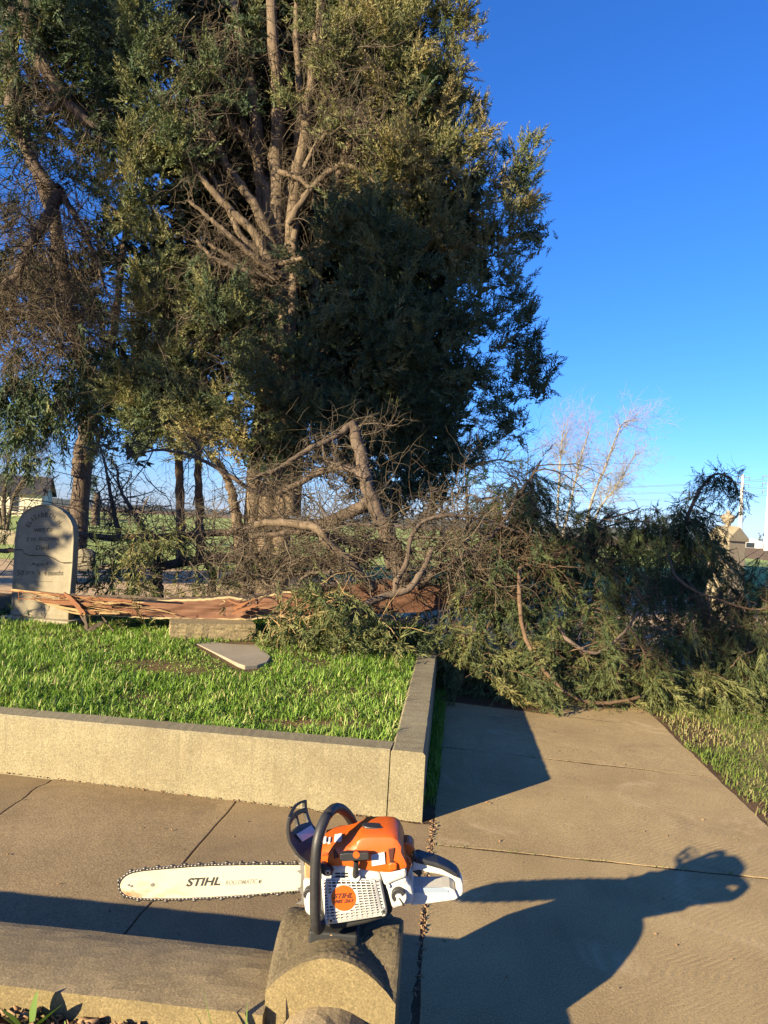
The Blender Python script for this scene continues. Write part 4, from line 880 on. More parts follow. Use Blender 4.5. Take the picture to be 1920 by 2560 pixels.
def twigs(B, P, R, per, length, levels=2, spread=.9, droop=.0, r=.012, wander=.22, t0=.15, up=None, upw=0, k=3):
    """bare twigs along a limb, in levels"""
    S, d, L, r0 = spawn(P[None], np.full((1, len(P)), r), per, t0, 1., spread, 1., 1., .4, up, upw); L = length*rng.uniform(.5, 1.4, len(L))
    P1, R1 = grow(S, d, L, r0*rng.uniform(.6, 1.2, len(L)), 7, wander, droop); V, F = tubes(P1, R1, k); B.add(V, F)
    for l in range(levels-1):
        S, d, L, r0 = spawn(P1, R1, 5 if l == 0 else 3, .2, 1., spread, .5, .6); P1, R1 = grow(S, d, L, np.maximum(r0, .0022), 5, wander, droop); V, F = tubes(P1, R1, 3); B.add(V, F)
    return P1

# ---- the big many-stemmed cypress
TY = 14.2; tb_ = D(650, 1478, TY); cy = thing('cypress_tree', 'huge many-stemmed cypress with split bare stems, towering over the plot', 'tree', (tb_[0], TY, 0))
stems = [([(660, 1492, 14.2), (672, 1290, 14.2), (690, 1050, 14.2), (690, 800, 14.2), (692, 640, 14.2), (690, 420, 14.25), (696, 250, 14.3), (682, 100, 14.4), (676, -60, 14.5), (670, -420, 14.6)], .20, .09),
 ([(700, 1492, 14.0), (705, 1290, 14.0), (712, 1050, 14.0), (715, 800, 14.0), (722, 640, 14.0), (745, 430, 13.95), (768, 280, 13.9), (785, 150, 13.9), (797, 40, 13.9), (815, -160, 14)], .17, .06),
 ([(636, 1492, 14.3), (630, 1290, 14.3), (650, 1050, 14.3), (668, 800, 14.3), (676, 620, 14.3), (665, 480, 14.3), (628, 370, 14.4), (585, 320, 14.4), (540, 250, 14.4)], .18, .05),
 ([(680, 1490, 14.5), (690, 1050, 14.5), (675, 640, 14.5), (655, 480, 14.5), (640, 300, 14.6), (608, 120, 14.6), (585, 0, 14.7), (560, -200, 14.8)], .17, .07),
 ([(612, 1490, 14.1), (590, 1290, 14.1), (565, 1190, 14.0), (520, 1130, 13.8)], .13, .05),
 ([(690, 700, 13.8), (640, 590, 13.7), (570, 520, 13.6), (500, 440, 13.5), (455, 380, 13.4)], .10, .04),
 ([(700, 690, 13.7), (630, 640, 13.5), (540, 560, 13.4), (470, 500, 13.3)], .08, .03),
 ([(655, 720, 13.6), (600, 660, 13.5), (520, 610, 13.4)], .08, .03),
 ([(725, 1290, 13.7), (735, 1050, 13.7), (730, 800, 13.7), (742, 560, 13.7), (780, 470, 13.6), (810, 470, 13.5)], .11, .05),
 ([(720, 560, 13.6), (780, 470, 13.4), (850, 415, 13.3), (905, 430, 13.2), (940, 460, 13.1)], .07, .03),
 ([(700, 430, 13.9), (745, 445, 13.7), (780, 475, 13.5)], .06, .035),
 ([(735, 1290, 14.6), (750, 1000, 14.7), (790, 700, 14.8), (860, 400, 14.9), (960, 200, 15), (1010, 60, 15), (1040, -100, 15)], .14, .05),
 ([(700, 660, 13.5), (770, 640, 13.3), (830, 600, 13.2), (860, 560, 13.1)], .05, .02),
 ([(690, 640, 14.0), (640, 520, 13.9), (585, 440, 13.8), (548, 380, 13.8), (500, 260, 13.8), (480, 180, 13.8)], .11, .04),
 ([(685, 660, 13.9), (610, 600, 13.7), (560, 500, 13.7), (520, 420, 13.6)], .08, .03),
 ([(690, 700, 13.6), (620, 680, 13.4), (540, 650, 13.3), (490, 600, 13.2)], .07, .03),
 ([(700, 560, 14.3), (735, 420, 14.4), (750, 250, 14.5), (740, 80, 14.6), (745, -60, 14.7)], .10, .05),
 ([(680, 520, 14.6), (640, 380, 14.8), (560, 200, 14.9), (520, 60, 15)], .10, .04),
 ([(760, 420, 13.6), (800, 350, 13.4), (860, 320, 13.2), (930, 310, 13.1)], .05, .02)]
tw = Buf()
for pts, r0, r1 in stems:
    P, R = limb('trunk' if pts[0][1] > 1000 else 'limb', pts, r0, r1, MAT['bark'], cy, 10, 40)
    up = P[:, 2] > 6.0 if r0 > .1 else P[:, 2] > 0
    if up.sum() > 3: twigs(tw, P[up], R[up], 32, .7, 2, 1.0, .02, .011, .3, 0)
# dry twig tangles inside the crown
for (x, y, rx, ry, Yd, n_) in ((560, 120, 110, 110, 13.6, 90), (850, 200, 120, 150, 13.2, 120), (900, 330, 120, 60, 13.0, 70), (640, 720, 120, 60, 13.3, 60), (420, 820, 130, 140, 13.4, 90), (560, 900, 110, 110, 13.0, 70), (800, 940, 200, 90, 13.0, 70), (480, 300, 80, 130, 13.4, 70)):
    c = D(x, y, Yd); s_ = Yd/FPX; S_ = c+rng.normal(0, .45, (n_, 3))*np.array([rx*s_, .5, ry*s_]); P1, R1 = grow(S_, rng.normal(0, 1, (n_, 3)), rng.uniform(.5, 1.2, n_), rng.uniform(.006, .014, n_), 7, .35, .03); V, F = tubes(P1, R1, 3); tw.add(V, F)
    S_, d, L, r0 = spawn(P1, R1, 4, .2, 1, 1., .5, .6); P2, R2 = grow(S_, d, L, np.maximum(r0, .003), 5, .35, .03); V, F = tubes(P2, R2, 3); tw.add(V, F)
tag(tw.build('dry_twigs', MAT['twig'], cy), kind='stuff')
cr = Buf()
back = [(560, 60, 130, 160, 15.9, 0.00), (700, -40, 160, 150, 16.0, 0.00), (830, 60, 130, 160, 15.8, 0.02), (620, 300, 130, 150, 16.0, 0.00), (790, 330, 110, 150, 15.9, 0.00), (520, 450, 120, 130, 15.8, 0.00), (650, 560, 150, 130, 16.0, 0.00), (830, 560, 130, 140, 15.8, 0.00), (480, 700, 130, 110, 15.7, 0.02), (640, 800, 160, 110, 15.8, 0.00), (860, 800, 150, 140, 15.6, 0.00), (1000, 300, 120, 200, 15.4, 0.08), (1040, 620, 140, 200, 15.2, 0.06), (960, 1000, 180, 140, 15.4, 0.02), (420, 980, 120, 110, 15.4, 0.08)]  # darkest tints paint the unlit depth of the crown
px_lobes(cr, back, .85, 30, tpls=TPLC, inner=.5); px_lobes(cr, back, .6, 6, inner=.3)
front = [(930, -40, 140, 120, 14.2, 0.66), (1060, 0, 110, 110, 14.4, 0.71), (1130, 60, 55, 70, 14.4, 0.76), (980, 110, 110, 110, 13.8, 0.76), (1110, 170, 65, 80, 14.2, 0.78), (880, 60, 60, 90, 13.5, 0.71), (1010, 240, 110, 90, 13.6, 0.82), (1120, 280, 60, 70, 14.2, 0.76), (1190, 330, 35, 55, 14.6, 0.76), (1080, 380, 110, 90, 13.6, 0.82), (980, 420, 120, 70, 13.0, 0.88), (1180, 440, 80, 90, 14.2, 0.71), (1285, 420, 55, 80, 14.6, 0.50), (1310, 480, 45, 60, 14.6, 0.50), (1240, 560, 90, 80, 14.2, 0.74), (1110, 540, 110, 90, 13.3, 0.76), (1180, 640, 80, 80, 13.6, 0.76), (900, 540, 110, 70, 12.8, 0.50), (820, 580, 100, 80, 12.6, 0.49), (960, 640, 120, 90, 12.6, 0.47), (860, 720, 120, 90, 12.4, 0.47), (1010, 760, 120, 90, 12.5, 0.47), (1130, 760, 100, 80, 12.9, 0.48), (1240, 790, 70, 70, 13.4, 0.48), (1300, 820, 45, 55, 13.8, 0.44), (780, 860, 110, 90, 12.4, 0.47), (920, 850, 110, 90, 12.3, 0.48), (1060, 880, 110, 80, 12.4, 0.52), (1190, 900, 90, 80, 12.9, 0.48), (1290, 960, 70, 70, 13.4, 0.46), (1345, 930, 32, 60, 13.8, 0.47), (1250, 1040, 60, 50, 13.4, 0.44), (720, 980, 120, 100, 12.5, 0.50), (840, 1010, 110, 90, 12.4, 0.48), (1000, 1000, 120, 90, 12.8, 0.40), (1110, 1020, 100, 80, 12.8, 0.42), (1060, 1120, 90, 70, 12.8, 0.40), (1130, 1160, 60, 50, 12.9, 0.44), (950, 1130, 80, 70, 12.9, 0.40), (1030, 1220, 70, 50, 12.8, 0.42), (960, 1230, 60, 45, 12.8, 0.44), (880, 1130, 60, 50, 12.8, 0.44), (620, 820, 110, 80, 12.8, 0.48), (520, 760, 110, 80, 13.0, 0.53), (410, 720, 90, 90, 13.4, 0.66), (350, 830, 70, 110, 13.6, 0.68), (440, 880, 90, 80, 13.0, 0.53), (330, 960, 55, 80, 13.6, 0.66), (400, 1040, 90, 55, 13.4, 0.53), (500, 1000, 80, 80, 12.8, 0.76), (560, 1060, 80, 70, 12.6, 0.82), (620, 980, 80, 80, 12.6, 0.66), (480, 1100, 60, 45, 12.8, 0.78), (660, 1090, 60, 50, 12.6, 0.66), (400, 620, 60, 80, 13.5, 0.66), (360, 500, 70, 90, 13.8, 0.68), (330, 390, 60, 80, 13.8, 0.66), (420, 330, 70, 90, 13.5, 0.48), (400, 200, 80, 110, 13.6, 0.53), (360, 70, 90, 110, 13.6, 0.50), (900, 1200, 70, 60, 12.9, .36), (1000, 1190, 80, 60, 12.9, .34), (1090, 1215, 55, 50, 12.9, .36), (1130, 1120, 75, 70, 12.9, .36), (1020, 1265, 50, 32, 12.9, .36), (950, 1255, 45, 30, 12.9, .36), (700, 1120, 60, 50, 12.8, .5), (765, 1100, 70, 60, 12.7, .42), (810, 1150, 60, 50, 12.8, .4), (640, 1130, 45, 40, 12.8, .55), (350, 1060, 60, 50, 13.4, .5), (620, 60, 45, 55, 13.4, .5), (600, 235, 42, 45, 13.3, .45), (835, 120, 50, 80, 13.2, .72), (840, 300, 45, 55, 13.2, .72), (520, 180, 50, 70, 13.3, .5), (770, 20, 45, 45, 13.3, .65), (470, 360, 45, 55, 13.3, .48), (730, 230, 30, 40, 13.3, .6), (1270, 700, 60, 60, 13.6, .45), (1330, 560, 40, 50, 14.3, .45), (1330, 870, 45, 50, 13.6, .4)]  # tints paint the sunlit top pale and the shaded lower masses dark
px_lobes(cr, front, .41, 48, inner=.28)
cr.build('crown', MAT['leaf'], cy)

# ---- the second cypress at the left, half dead, its branches hanging into view
LY = 19.0; lb = D(196, 1400, LY); lt = thing('leaning_cypress', 'ragged half-dead cypress with hanging brown twigs beside the big cypress', 'tree', (lb[0], LY, -.03))
ls = [([(190, 1420, LY), (196, 1330, LY), (205, 1180, LY), (214, 1080, LY), (232, 1010, LY), (180, 800, 18.6), (150, 640, 18.4), (130, 520, 18.3), (60, 340, 18), (30, 120, 18), (20, -150, 18)], .24, .12),
 ([(232, 1010, LY), (262, 940, 18.8), (285, 820, 18.6), (300, 700, 18.6), (320, 500, 18.6)], .16, .06),
 ([(60, -40, 16.5), (75, 80, 16.4), (110, 170, 16.3), (160, 240, 16.2), (205, 290, 16.1), (260, 330, 16)], .20, .08), ([(100, 110, 16.4), (125, 200, 16.4), (150, 250, 16.3), (112, 280, 16.3)], .11, .07),
 ([(150, 480, 17), (110, 560, 16.8), (80, 600, 16.6), (40, 690, 16.5), (-30, 740, 16.4)], .15, .09), ([(20, 130, 17.5), (40, 300, 17.4), (100, 440, 17.2), (150, 480, 17)], .17, .13), ([(205, 1100, LY), (192, 1190, 18.8)], .16, .14), ([(150, 480, 17), (200, 560, 16.8), (240, 650, 16.8), (260, 720, 16.8)], .08, .03),
 ([(330, 20, 15.5), (380, 30, 15.3), (430, 60, 15)], .08, .03), ([(-20, 800, 16.3), (60, 780, 16.3), (150, 860, 16.3)], .07, .02)]
tw = Buf()
for pts, r0, r1 in ls:
    P, R = limb('trunk' if pts[0][1] > 1300 else 'limb', pts, r0, r1, MAT['barkdk'], lt, 10, 36); up = P[:, 2] > 4.5
    if up.sum() > 3: twigs(tw, P[up], R[up], 44, 1.4, 2, 1.1, .14, .014, .25, 0)
# curtain of hanging dead twigs
for (x, y, rx, ry, n_, L0) in ((120, 620, 140, 60, 143, 1.9), (100, 760, 130, 70, 165, 1.9), (60, 880, 90, 50, 93, 1.4), (190, 850, 60, 60, 66, 1.3), (40, 500, 50, 60, 49, 1.6), (200, 420, 90, 120, 60, 1.2), (240, 1000, 50, 60, 33, .9)):
    c = D(x, y, 16.8); s_ = 16.8/FPX; S_ = c+rng.normal(0, .55, (n_, 3))*np.array([rx*s_, 1.4, ry*s_]); dd = rng.normal(0, .8, (n_, 3)); dd[:, 2] = np.abs(dd[:, 2])*.4
    P1, R1 = grow(S_, dd, rng.uniform(.5, 1.3, n_)*L0, rng.uniform(.007, .018, n_), 9, .3, .22); V, F = tubes(P1, R1, 3); tw.add(V, F)
    S_, d, L, r0 = spawn(P1, R1, 5, .2, 1, 1., .45, .6); P2, R2 = grow(S_, d, L, np.maximum(r0, .004), 5, .3, .2); V, F = tubes(P2, R2, 3); tw.add(V, F)
tag(tw.build('dry_twigs', MAT['twig'], lt), kind='stuff')
cr = Buf()
px_lobes(cr, [(40, 60, 90, 100, 17, .3), (150, 40, 90, 90, 16.5, .22), (260, 60, 80, 110, 16, .2), (330, 200, 60, 140, 15.6, .18), (340, 330, 45, 80, 15.6, .2), (230, 200, 60, 80, 16.4, .25), (20, 150, 50, 70, 16.6, .5), (290, 330, 60, 60, 16.4, .3), (60, 370, 40, 60, 17.4, .2), (230, 350, 50, 60, 16.6, .5), (250, 430, 60, 60, 16.6, .5), (290, 500, 60, 60, 16.4, .42), (150, 420, 50, 50, 17.4, .2), (30, 620, 70, 120, 19.5, .1), (120, 700, 90, 110, 19.8, .1), (210, 760, 80, 100, 19.6, .12), (120, 850, 90, 70, 19.4, .12), (230, 900, 40, 90, 18.6, .16)], .62, 11, up=.2)
px_lobes(cr, [(30, 40, 110, 130, 19, .15), (160, 60, 110, 130, 18.5, .12), (290, 90, 90, 150, 18, .12), (60, 260, 90, 90, 19.5, .1), (220, 260, 70, 100, 18.5, .12), (310, 250, 50, 150, 17.5, .15), (300, 600, 40, 90, 19, .15), (20, 700, 80, 110, 20, .08), (180, 720, 80, 90, 20.2, .1)], .9, 9, tpls=TPLC, up=.1)
px_lobes(cr, [(130, 20, 90, 80, 15.5, .3), (250, 40, 80, 100, 15.2, .26), (320, 130, 60, 110, 15, .26), (300, 250, 50, 90, 15, .28), (345, 330, 40, 70, 15, .26), (40, 40, 60, 90, 15.6, .45)], .5, 22, up=-.2)
for (x, y, rx, ry, n_, t_) in ((70, 960, 60, 70, 70, .25), (110, 1040, 35, 60, 60, .45), (40, 1020, 30, 50, 35, .3), (150, 960, 40, 60, 45, .35), (215, 1000, 45, 60, 60, .35), (235, 930, 40, 60, 50, .3), (260, 1080, 25, 50, 26, .5), (60, 1080, 50, 30, 24, .25), (20, 240, 25, 60, 40, .6), (60, 1150, 40, 30, 16, .3), (5, 950, 30, 60, 40, .2)):
    c = D(x, y, 16.8); s_ = 16.8/FPX; pos = c+rng.normal(0, .6, (n_, 3))*np.array([rx*s_, .6, ry*s_]); ax = nrm(np.array([0, 0, -1.])+rng.normal(0, .4, (n_, 3))); place(cr, pos, ax, rng.uniform(.4, .8, n_), t_+rng.normal(0, .12, n_))
cr.build('crown', MAT['leaf'], lt)

# ---- small trees behind
def bare_tree(name, label, stems_, Yd, n1, n2, mat, rtw=.012, group=None, lean=(0, 0, .6), ln=1.3):
    b = D(stems_[0][0][0][0], stems_[0][0][0][1], Yd); t = thing(name, label, 'tree', (b[0], Yd, -.05), group); B = Buf()
    for pts, r0, r1 in stems_:
        P, R = limb('trunk', [(x, y, Yd) for x, y in pts], r0*.62, r1*.6, mat, t, 8, 24, .03); S_, d, L, rr_ = spawn(P[None], R[None], n1, .25, 1, .75, 1, .5, .3, lean, .5); L = rng.uniform(.5, 1.2, n1)*ln
        P1, R1 = grow(S_, d, L, np.clip(rr_, .010, .022), 9, .16, -.03); V, F = tubes(P1, R1, 4); B.add(V, F)
        S_, d, L, rr_ = spawn(P1, R1, n2, .15, 1, .8, .55, .6, .4, lean, .3); P2, R2 = grow(S_, d, L, np.maximum(rr_, .006), 7, .2, -.02); V, F = tubes(P2, R2, 3); B.add(V, F)
        S_, d, L, rr_ = spawn(P2, R2, 3, .2, 1, .9, .5, .7, .4, lean, .2); P3, R3 = grow(S_, d, L, np.maximum(rr_, .005), 5, .25, 0); V, F = tubes(P3, R3, 3); B.add(V, F)
    tag(B.build('branches', mat, t), kind='stuff'); return t
bare_tree('bare_tree', 'leafless pale-barked tree with two upright stems behind the brush pile, beside the cypress', [([(1392, 1345), (1396, 1240), (1402, 1140), (1410, 1060)], .13, .03), ([(1405, 1345), (1432, 1230), (1450, 1150), (1480, 1060)], .12, .03)], 44, 42, 9, MAT['palebark'], ln=1.9)
bare_tree('bare_tree', 'leafless pale-barked tree leaning right behind the brush pile, toward the poles', [([(1462, 1345), (1478, 1255), (1512, 1170), (1550, 1070), (1575, 1050)], .15, .03), ([(1470, 1345), (1500, 1270), (1545, 1210), (1590, 1130)], .13, .03)], 44, 42, 9, MAT['palebark'], lean=(.35, 0, .6), ln=1.9)
bare_tree('bare_tree', 'leafless tree half hidden behind the right side of the cypress crown', [([(1112, 1390), (1106, 1290), (1104, 1190), (1150, 1130), (1220, 1090)], .13, .03), ([(1165, 1390), (1168, 1280), (1172, 1180), (1240, 1150), (1290, 1160)], .10, .03)], 24, 18, 6, MAT['palebark'], lean=(.4, 0, .4))
bare_tree('bare_tree', 'small faint leafless tree far behind the bent cypress branch', [([(1680, 1362), (1682, 1320), (1700, 1280), (1720, 1270)], .10, .03), ([(1680, 1362), (1668, 1315), (1655, 1290)], .09, .03)], 60, 12, 4, MAT['barkdk'], ln=1.6)
bare_tree('bare_tree', 'leafless tangled grey tree beside the cream house', [([(12, 1330), (10, 1250), (20, 1160), (40, 1090)], .16, .04), ([(16, 1330), (35, 1240), (70, 1180), (95, 1120)], .12, .03), ([(8, 1330), (-15, 1220), (-30, 1100)], .14, .04)], 30, 26, 7, MAT['twig'], ln=1.7)
def small_cypress(label, px_, Yd, top, rtop, crown_px):
    b = D(px_, 1420, Yd); t = thing('young_cypress', label, 'tree', (b[0], Yd, -.03)); limb('trunk', [(px_, 1405, Yd), (px_, 1290, Yd), (px_-4, 1180, Yd), (px_-2, top, Yd)], rtop*1.3, rtop, MAT['barkdk'], t, 9, 24)
    B = Buf(); px_lobes(B, [(x, y, rx, ry, Yd, ti_) for x, y, rx, ry, ti_ in crown_px], .6, 12); B.build('crown', MAT['leaf'], t)
small_cypress('slim dark cypress with a straight bare trunk left of the big cypress stems', 452, 17.5, 1060, .09, [(450, 1020, 70, 90, .3), (430, 940, 70, 90, .35)])
small_cypress('slim dark cypress leaning close beside another left of the big cypress stems', 500, 17.8, 1060, .085, [(510, 1010, 70, 90, .3), (520, 930, 60, 80, .35)])
def far_bush(label, px_, py_, rx, ry, Yd, ti_, n_):
    b = D(px_, 1362, Yd); t = thing('far_tree', label, 'tree', (b[0], Yd, -.05)); V, F = tubes(np.array([[b[0], Yd, -.05], [b[0], Yd, D(px_, py_, Yd)[2]]]), np.array([.4, .25]), 6); add_mesh('trunk', V, F, MAT['barkdk'], t)
    B = Buf(); c = D(px_, py_, Yd); s_ = Yd/FPX
    for k in range(4): lobe(B, c+rng.normal(0, .35, 3)*np.array([rx*s_, rx*s_, ry*s_]), np.array([rx, rx, ry])*s_*.7, n_, .25*ry*s_, ti_, tpls=TPLC)
    B.build('crown', MAT['leaf'], t)
far_bush('dark round tree just behind the white barn', 1858, 1350, 13, 10, 440, .3, 60)
far_bush('dark tall tree between the barn and the right-hand pole', 1905, 1347, 9, 13, 430, .3, 60)
far_bush('broad faint tree on the horizon left of the urn monument', 1600, 1345, 30, 12, 420, .35, 80)
far_bush('dark olive tree in the field left of the big cypress', 235, 1230, 22, 40, 60, .3, 90)
# ---- trees beside and behind the viewer (they throw the shade on the brush pile and the crown)
def shade_tree(label, x, y, z0, z1, r, n_):
    t = thing('shade_tree', label, 'tree', (x, y, 0)); V, F = tubes(np.array([[x, y, 0], [x, y, z0], [x, y, z1-.5]]), np.array([.3, .24, .05]), 8); add_mesh('trunk', V, F, MAT['bark'], t)
    B = Buf(); m_ = 7
    for k in range(m_): zz = z0+(z1-z0)*(k+.5)/m_; rr_ = r*math.sin(math.pi*min(.97, (k+.9)/(m_+.6)))**.6; lobe(B, np.array([x, y, zz])+rng.normal(0, .15*r, 3)*[1, 1, 0], np.array([rr_, rr_, (z1-z0)/m_*.8]), n_, .9, .35, tpls=TPLC)
    B.build('crown', MAT['leaf'], t)

shade_tree('tall narrow cypress standing left of the plot, out of the photograph', -9.2, 3.0, 2.0, 12.0, 1.65, 360)
shade_tree('broad cypress standing far left of the plot, out of the photograph', -17.0, 5.0, 4.0, 17.0, 2.8, 200)
# old leaning cypress: upright trunk, one long limb carrying a high crown over the plot's corner
t = thing('shade_tree', 'old cypress behind the viewer with one long limb carrying a high crown', 'tree', (-6.0, -6.2, 0))
V, F = tubes(np.array([[-6, -6.2, 0], [-6, -6.2, 3], [-6.1, -6.1, 5.6], [-6, -6.4, 9]]), np.array([.35, .3, .25, .08]), 8); add_mesh('trunk', V, F, MAT['bark'], t)
V, F = tubes(np.array([[-6.1, -6.1, 5.4], [-7.2, -5, 6.3], [-8.3, -3.8, 6.7], [-9, -3, 7.2]]), np.array([.18, .15, .12, .05]), 8); add_mesh('limb', V, F, MAT['bark'], t)
B = Buf()
for q, r_, n_ in (((-6, -6.3, 8.4), (1.5, 1.5, 1.8), 120), ((-8.5, -3.3, 5.75), (.75, .75, .7), 90), ((-9.0, -3.9, 5.9), (.75, .75, .7), 80), ((-8.2, -3.8, 6.6), (.85, .85, .8), 80), ((-9.0, -3.0, 7.0), (1.0, 1.0, .9), 90), ((-8.7, -3.5, 6.4), (.8, .8, .8), 80)): lobe(B, np.array(q), np.array(r_), n_, .55, .35, tpls=TPLC)
B.build('crown', MAT['leaf'], t)
# ================================================================== THE BROKEN TRUNK
def LYd(x): return 6.80+.30*np.clip((x-200)/900., 0, 1.2)
ft_ = thing('fallen_tree', 'broken cypress trunk split open along its red heartwood, lying across the plot', 'fallen tree', (D(700, 1550, 6.97)[0], 6.97, .36))
xs_ = np.array([150, 215, 300, 400, 520, 575, 610, 650, 700, 780, 870, 960, 1050, 1120, 1180])
top_ = np.array([1492, 1503, 1506, 1500, 1496, 1490, 1498, 1492, 1480, 1472, 1463, 1452, 1458, 1478, 1492]); bot_ = np.array([1520, 1537, 1542, 1547, 1553, 1552, 1550, 1547, 1543, 1546, 1542, 1536, 1530, 1522, 1516])
ridge = np.array([1484, 1488, 1492, 1494, 1487, 1480, 1486, 1483, 1474, 1464, 1452, 1444, 1450, 1470, 1488])
nst = 110; xx = np.linspace(150, 1180, nst); tp = np.interp(xx, xs_, top_)+rng.normal(0, .9, nst); bt = np.interp(xx, xs_, bot_)+rng.normal(0, .9, nst); rd = np.interp(xx, xs_, ridge)+rng.normal(0, .8, nst)
V = []; A = []; F = []; K = 13
for i_ in range(nst):
    Yc = LYd(xx[i_]); a = D(xx[i_], tp[i_], Yc+.035); b = D(xx[i_], bt[i_], Yc-.015)
    for k in range(K):
        u = k/(K-1); p = a+(b-a)*u; dent = .012*math.sin(xx[i_]*.021+u*5)+.010*math.sin(xx[i_]*.06+u*11)*math.sin(u*math.pi)+rng.normal(0, .0025)
        if 575 < xx[i_] < 650: dent += .035*math.sin((xx[i_]-575)/75*math.pi)*math.sin(u*9+xx[i_]*.12)
        V.append(p+np.array([0, dent*math.sin(u*math.pi)**.5, 0])); e_ = abs(2*u-1); A.append(min(1, .1+.95*max(0, (e_-.60)/.4)**1.1) if xx[i_] < 780 else .05+.25*max(0, (e_-.7)/.3))
for i_ in range(nst-1):
    for k in range(K-1): q = i_*K+k; F.append((q, q+1, q+K+1, q+K))
F = np.array(F); right = xx[F[:, 0]//K] > 770
V = np.array(V); A = np.array(A); ul = np.unique(F[~right]); ur = np.unique(F[right])
sf = add_mesh('split_face', V[ul], np.searchsorted(ul, F[~right]), MAT['woodface'], ft_, smooth=False, attr=A[ul]); add_mesh('torn_side', V[ur], np.searchsorted(ur, F[right]), MAT['redbark'], ft_, smooth=False)
V = []; F = []; K2 = 15
for i_ in range(nst):
    Yc = LYd(xx[i_]); a = D(xx[i_], tp[i_], Yc+.035); b = D(xx[i_], bt[i_], Yc-.015); rz = D(xx[i_], rd[i_], Yc+.1)[2]; c_ = (a+b)/2; hh = (a[2]-b[2])/2
    for k in range(K2):
        t = k/(K2-1); th_ = math.pi/2-math.pi*t; dep = .02+min(.40, hh*2.2+.05)*math.cos(th_)
        z = c_[2]+hh*math.sin(th_)*1.0+(max(0, rz-a[2]))*math.exp(-((t-.18)/.15)**2); j = rng.normal(0, .006)+.012*math.sin(k*2.6+xx[i_]*.013)
        q = np.array([c_[0], Yc+.035+dep-.035*(1-math.cos(th_))*.3+j, z+j*.6]); 
        if k == 0: q = a+np.array([0, .001, 0])
        if k == K2-1: q = b+np.array([0, .001, 0])
        V.append(q)
for i_ in range(nst-1):
    for k in range(K2-1): q = i_*K2+k; F.append((q, q+K2, q+K2+1, q+1))
F += [tuple(range((nst-1)*K2, nst*K2)), tuple(range(K2-1, -1, -1))]
add_mesh('trunk', V, F, MAT['barkdk'], ft_, smooth=False)
# splinters at the torn end
def shard(pts, w0, w1, mat, th_=.010):
    P = spline([D(*p) for p in pts], 9); t = np.gradient(P, axis=0); t = nrm(t); n_ = nrm(np.cross(t, np.array([0, 1, .15]))); V = []; F = []
    for i_ in range(9):
        w_ = (w0+(w1-w0)*i_/8)*(1+rng.normal(0, .2))*(.55+.45*min(1, i_/2.)); hy = np.array([0, th_*(1-.6*i_/8), 0]); m_ = n_[i_]*w_; V += [P[i_]+m_-hy, P[i_]-m_-hy, P[i_]-m_+hy, P[i_]+m_+hy]
    for i_ in range(8):
        for k in range(4): q = i_*4+k; q2 = i_*4+(k+1) % 4; F.append((q, q2, q2+4, q+4))
    F += [(3, 2, 1, 0), (32, 33, 34, 35)]; return add_mesh('splinter', V, F, mat, ft_)
s1, s2 = MAT['splinter'], MAT['splinterred']
for pts, w0, w1, mt in (([(260, 1505, 6.79), (150, 1490, 6.78), (60, 1478, 6.77), (28, 1474, 6.77)], .018, .006, s1), ([(330, 1503, 6.77), (180, 1492, 6.76), (100, 1480, 6.76)], .020, .004, s2), ([(280, 1518, 6.77), (150, 1500, 6.75), (48, 1497, 6.74)], .011, .004, s2), ([(300, 1532, 6.76), (210, 1528, 6.75), (130, 1512, 6.74), (90, 1498, 6.73)], .018, .005, s1), ([(250, 1535, 6.76), (190, 1533, 6.76), (140, 1520, 6.75)], .014, .004, s1), ([(230, 1512, 6.74), (160, 1507, 6.73), (105, 1503, 6.73)], .020, .012, s2), ([(160, 1482, 6.72), (180, 1502, 6.71), (205, 1533, 6.71)], .014, .016, s2), ([(172, 1486, 6.70), (192, 1508, 6.70), (212, 1534, 6.70)], .007, .012, s2), ([(420, 1497, 6.80), (300, 1490, 6.8), (200, 1490, 6.8), (90, 1478, 6.8)], .013, .004, MAT['barkdk']), ([(240, 1534, 6.74), (225, 1530, 6.73), (200, 1532, 6.72)], .012, .02, s2), ([(12, 1480, 6.77), (40, 1479, 6.77), (110, 1484, 6.77)], .002, .004, s2), ([(-40, 1472, 6.78), (0, 1476, 6.78), (45, 1480, 6.77)], .0012, .003, s2), ([(48, 1480, 6.76), (47, 1492, 6.76), (47, 1508, 6.76)], .003, .001, s2), ([(122, 1515, 6.75), (122, 1522, 6.75), (117, 1530, 6.75)], .0025, .001, s1), ([(570, 1500, 6.82), (600, 1510, 6.8), (645, 1494, 6.78)], .012, .003, s2), ([(580, 1535, 6.83), (620, 1520, 6.8), (665, 1508, 6.77)], .016, .004, s2), ([(585, 1522, 6.83), (605, 1512, 6.78), (620, 1505, 6.76)], .02, .006, s2), ([(555, 1498, 6.80), (563, 1505, 6.77), (548, 1512, 6.76)], .004, .002, s1), ([(215, 1512, 6.77), (260, 1509, 6.78), (330, 1505, 6.79)], .006, .012, s1), ([(220, 1532, 6.75), (240, 1531, 6.75), (243, 1529, 6.74)], .016, .012, s2)):
    shard(pts, w0, w1, mt)
for k in range(14):
    x = rng.uniform(100, 280); y = 1492+(x-60)*.1+rng.uniform(-8, 30); L_ = rng.uniform(40, 110); yd = rng.uniform(6.72, 6.80); shard([(x+L_, y+L_*.09, yd+.02), (x+L_*.5, y+L_*.03+rng.normal(0, 3), yd), (x, y-rng.uniform(-4, 7), yd)], rng.uniform(.003, .006), .0012, s1 if rng.uniform() < .6 else s2, .004)
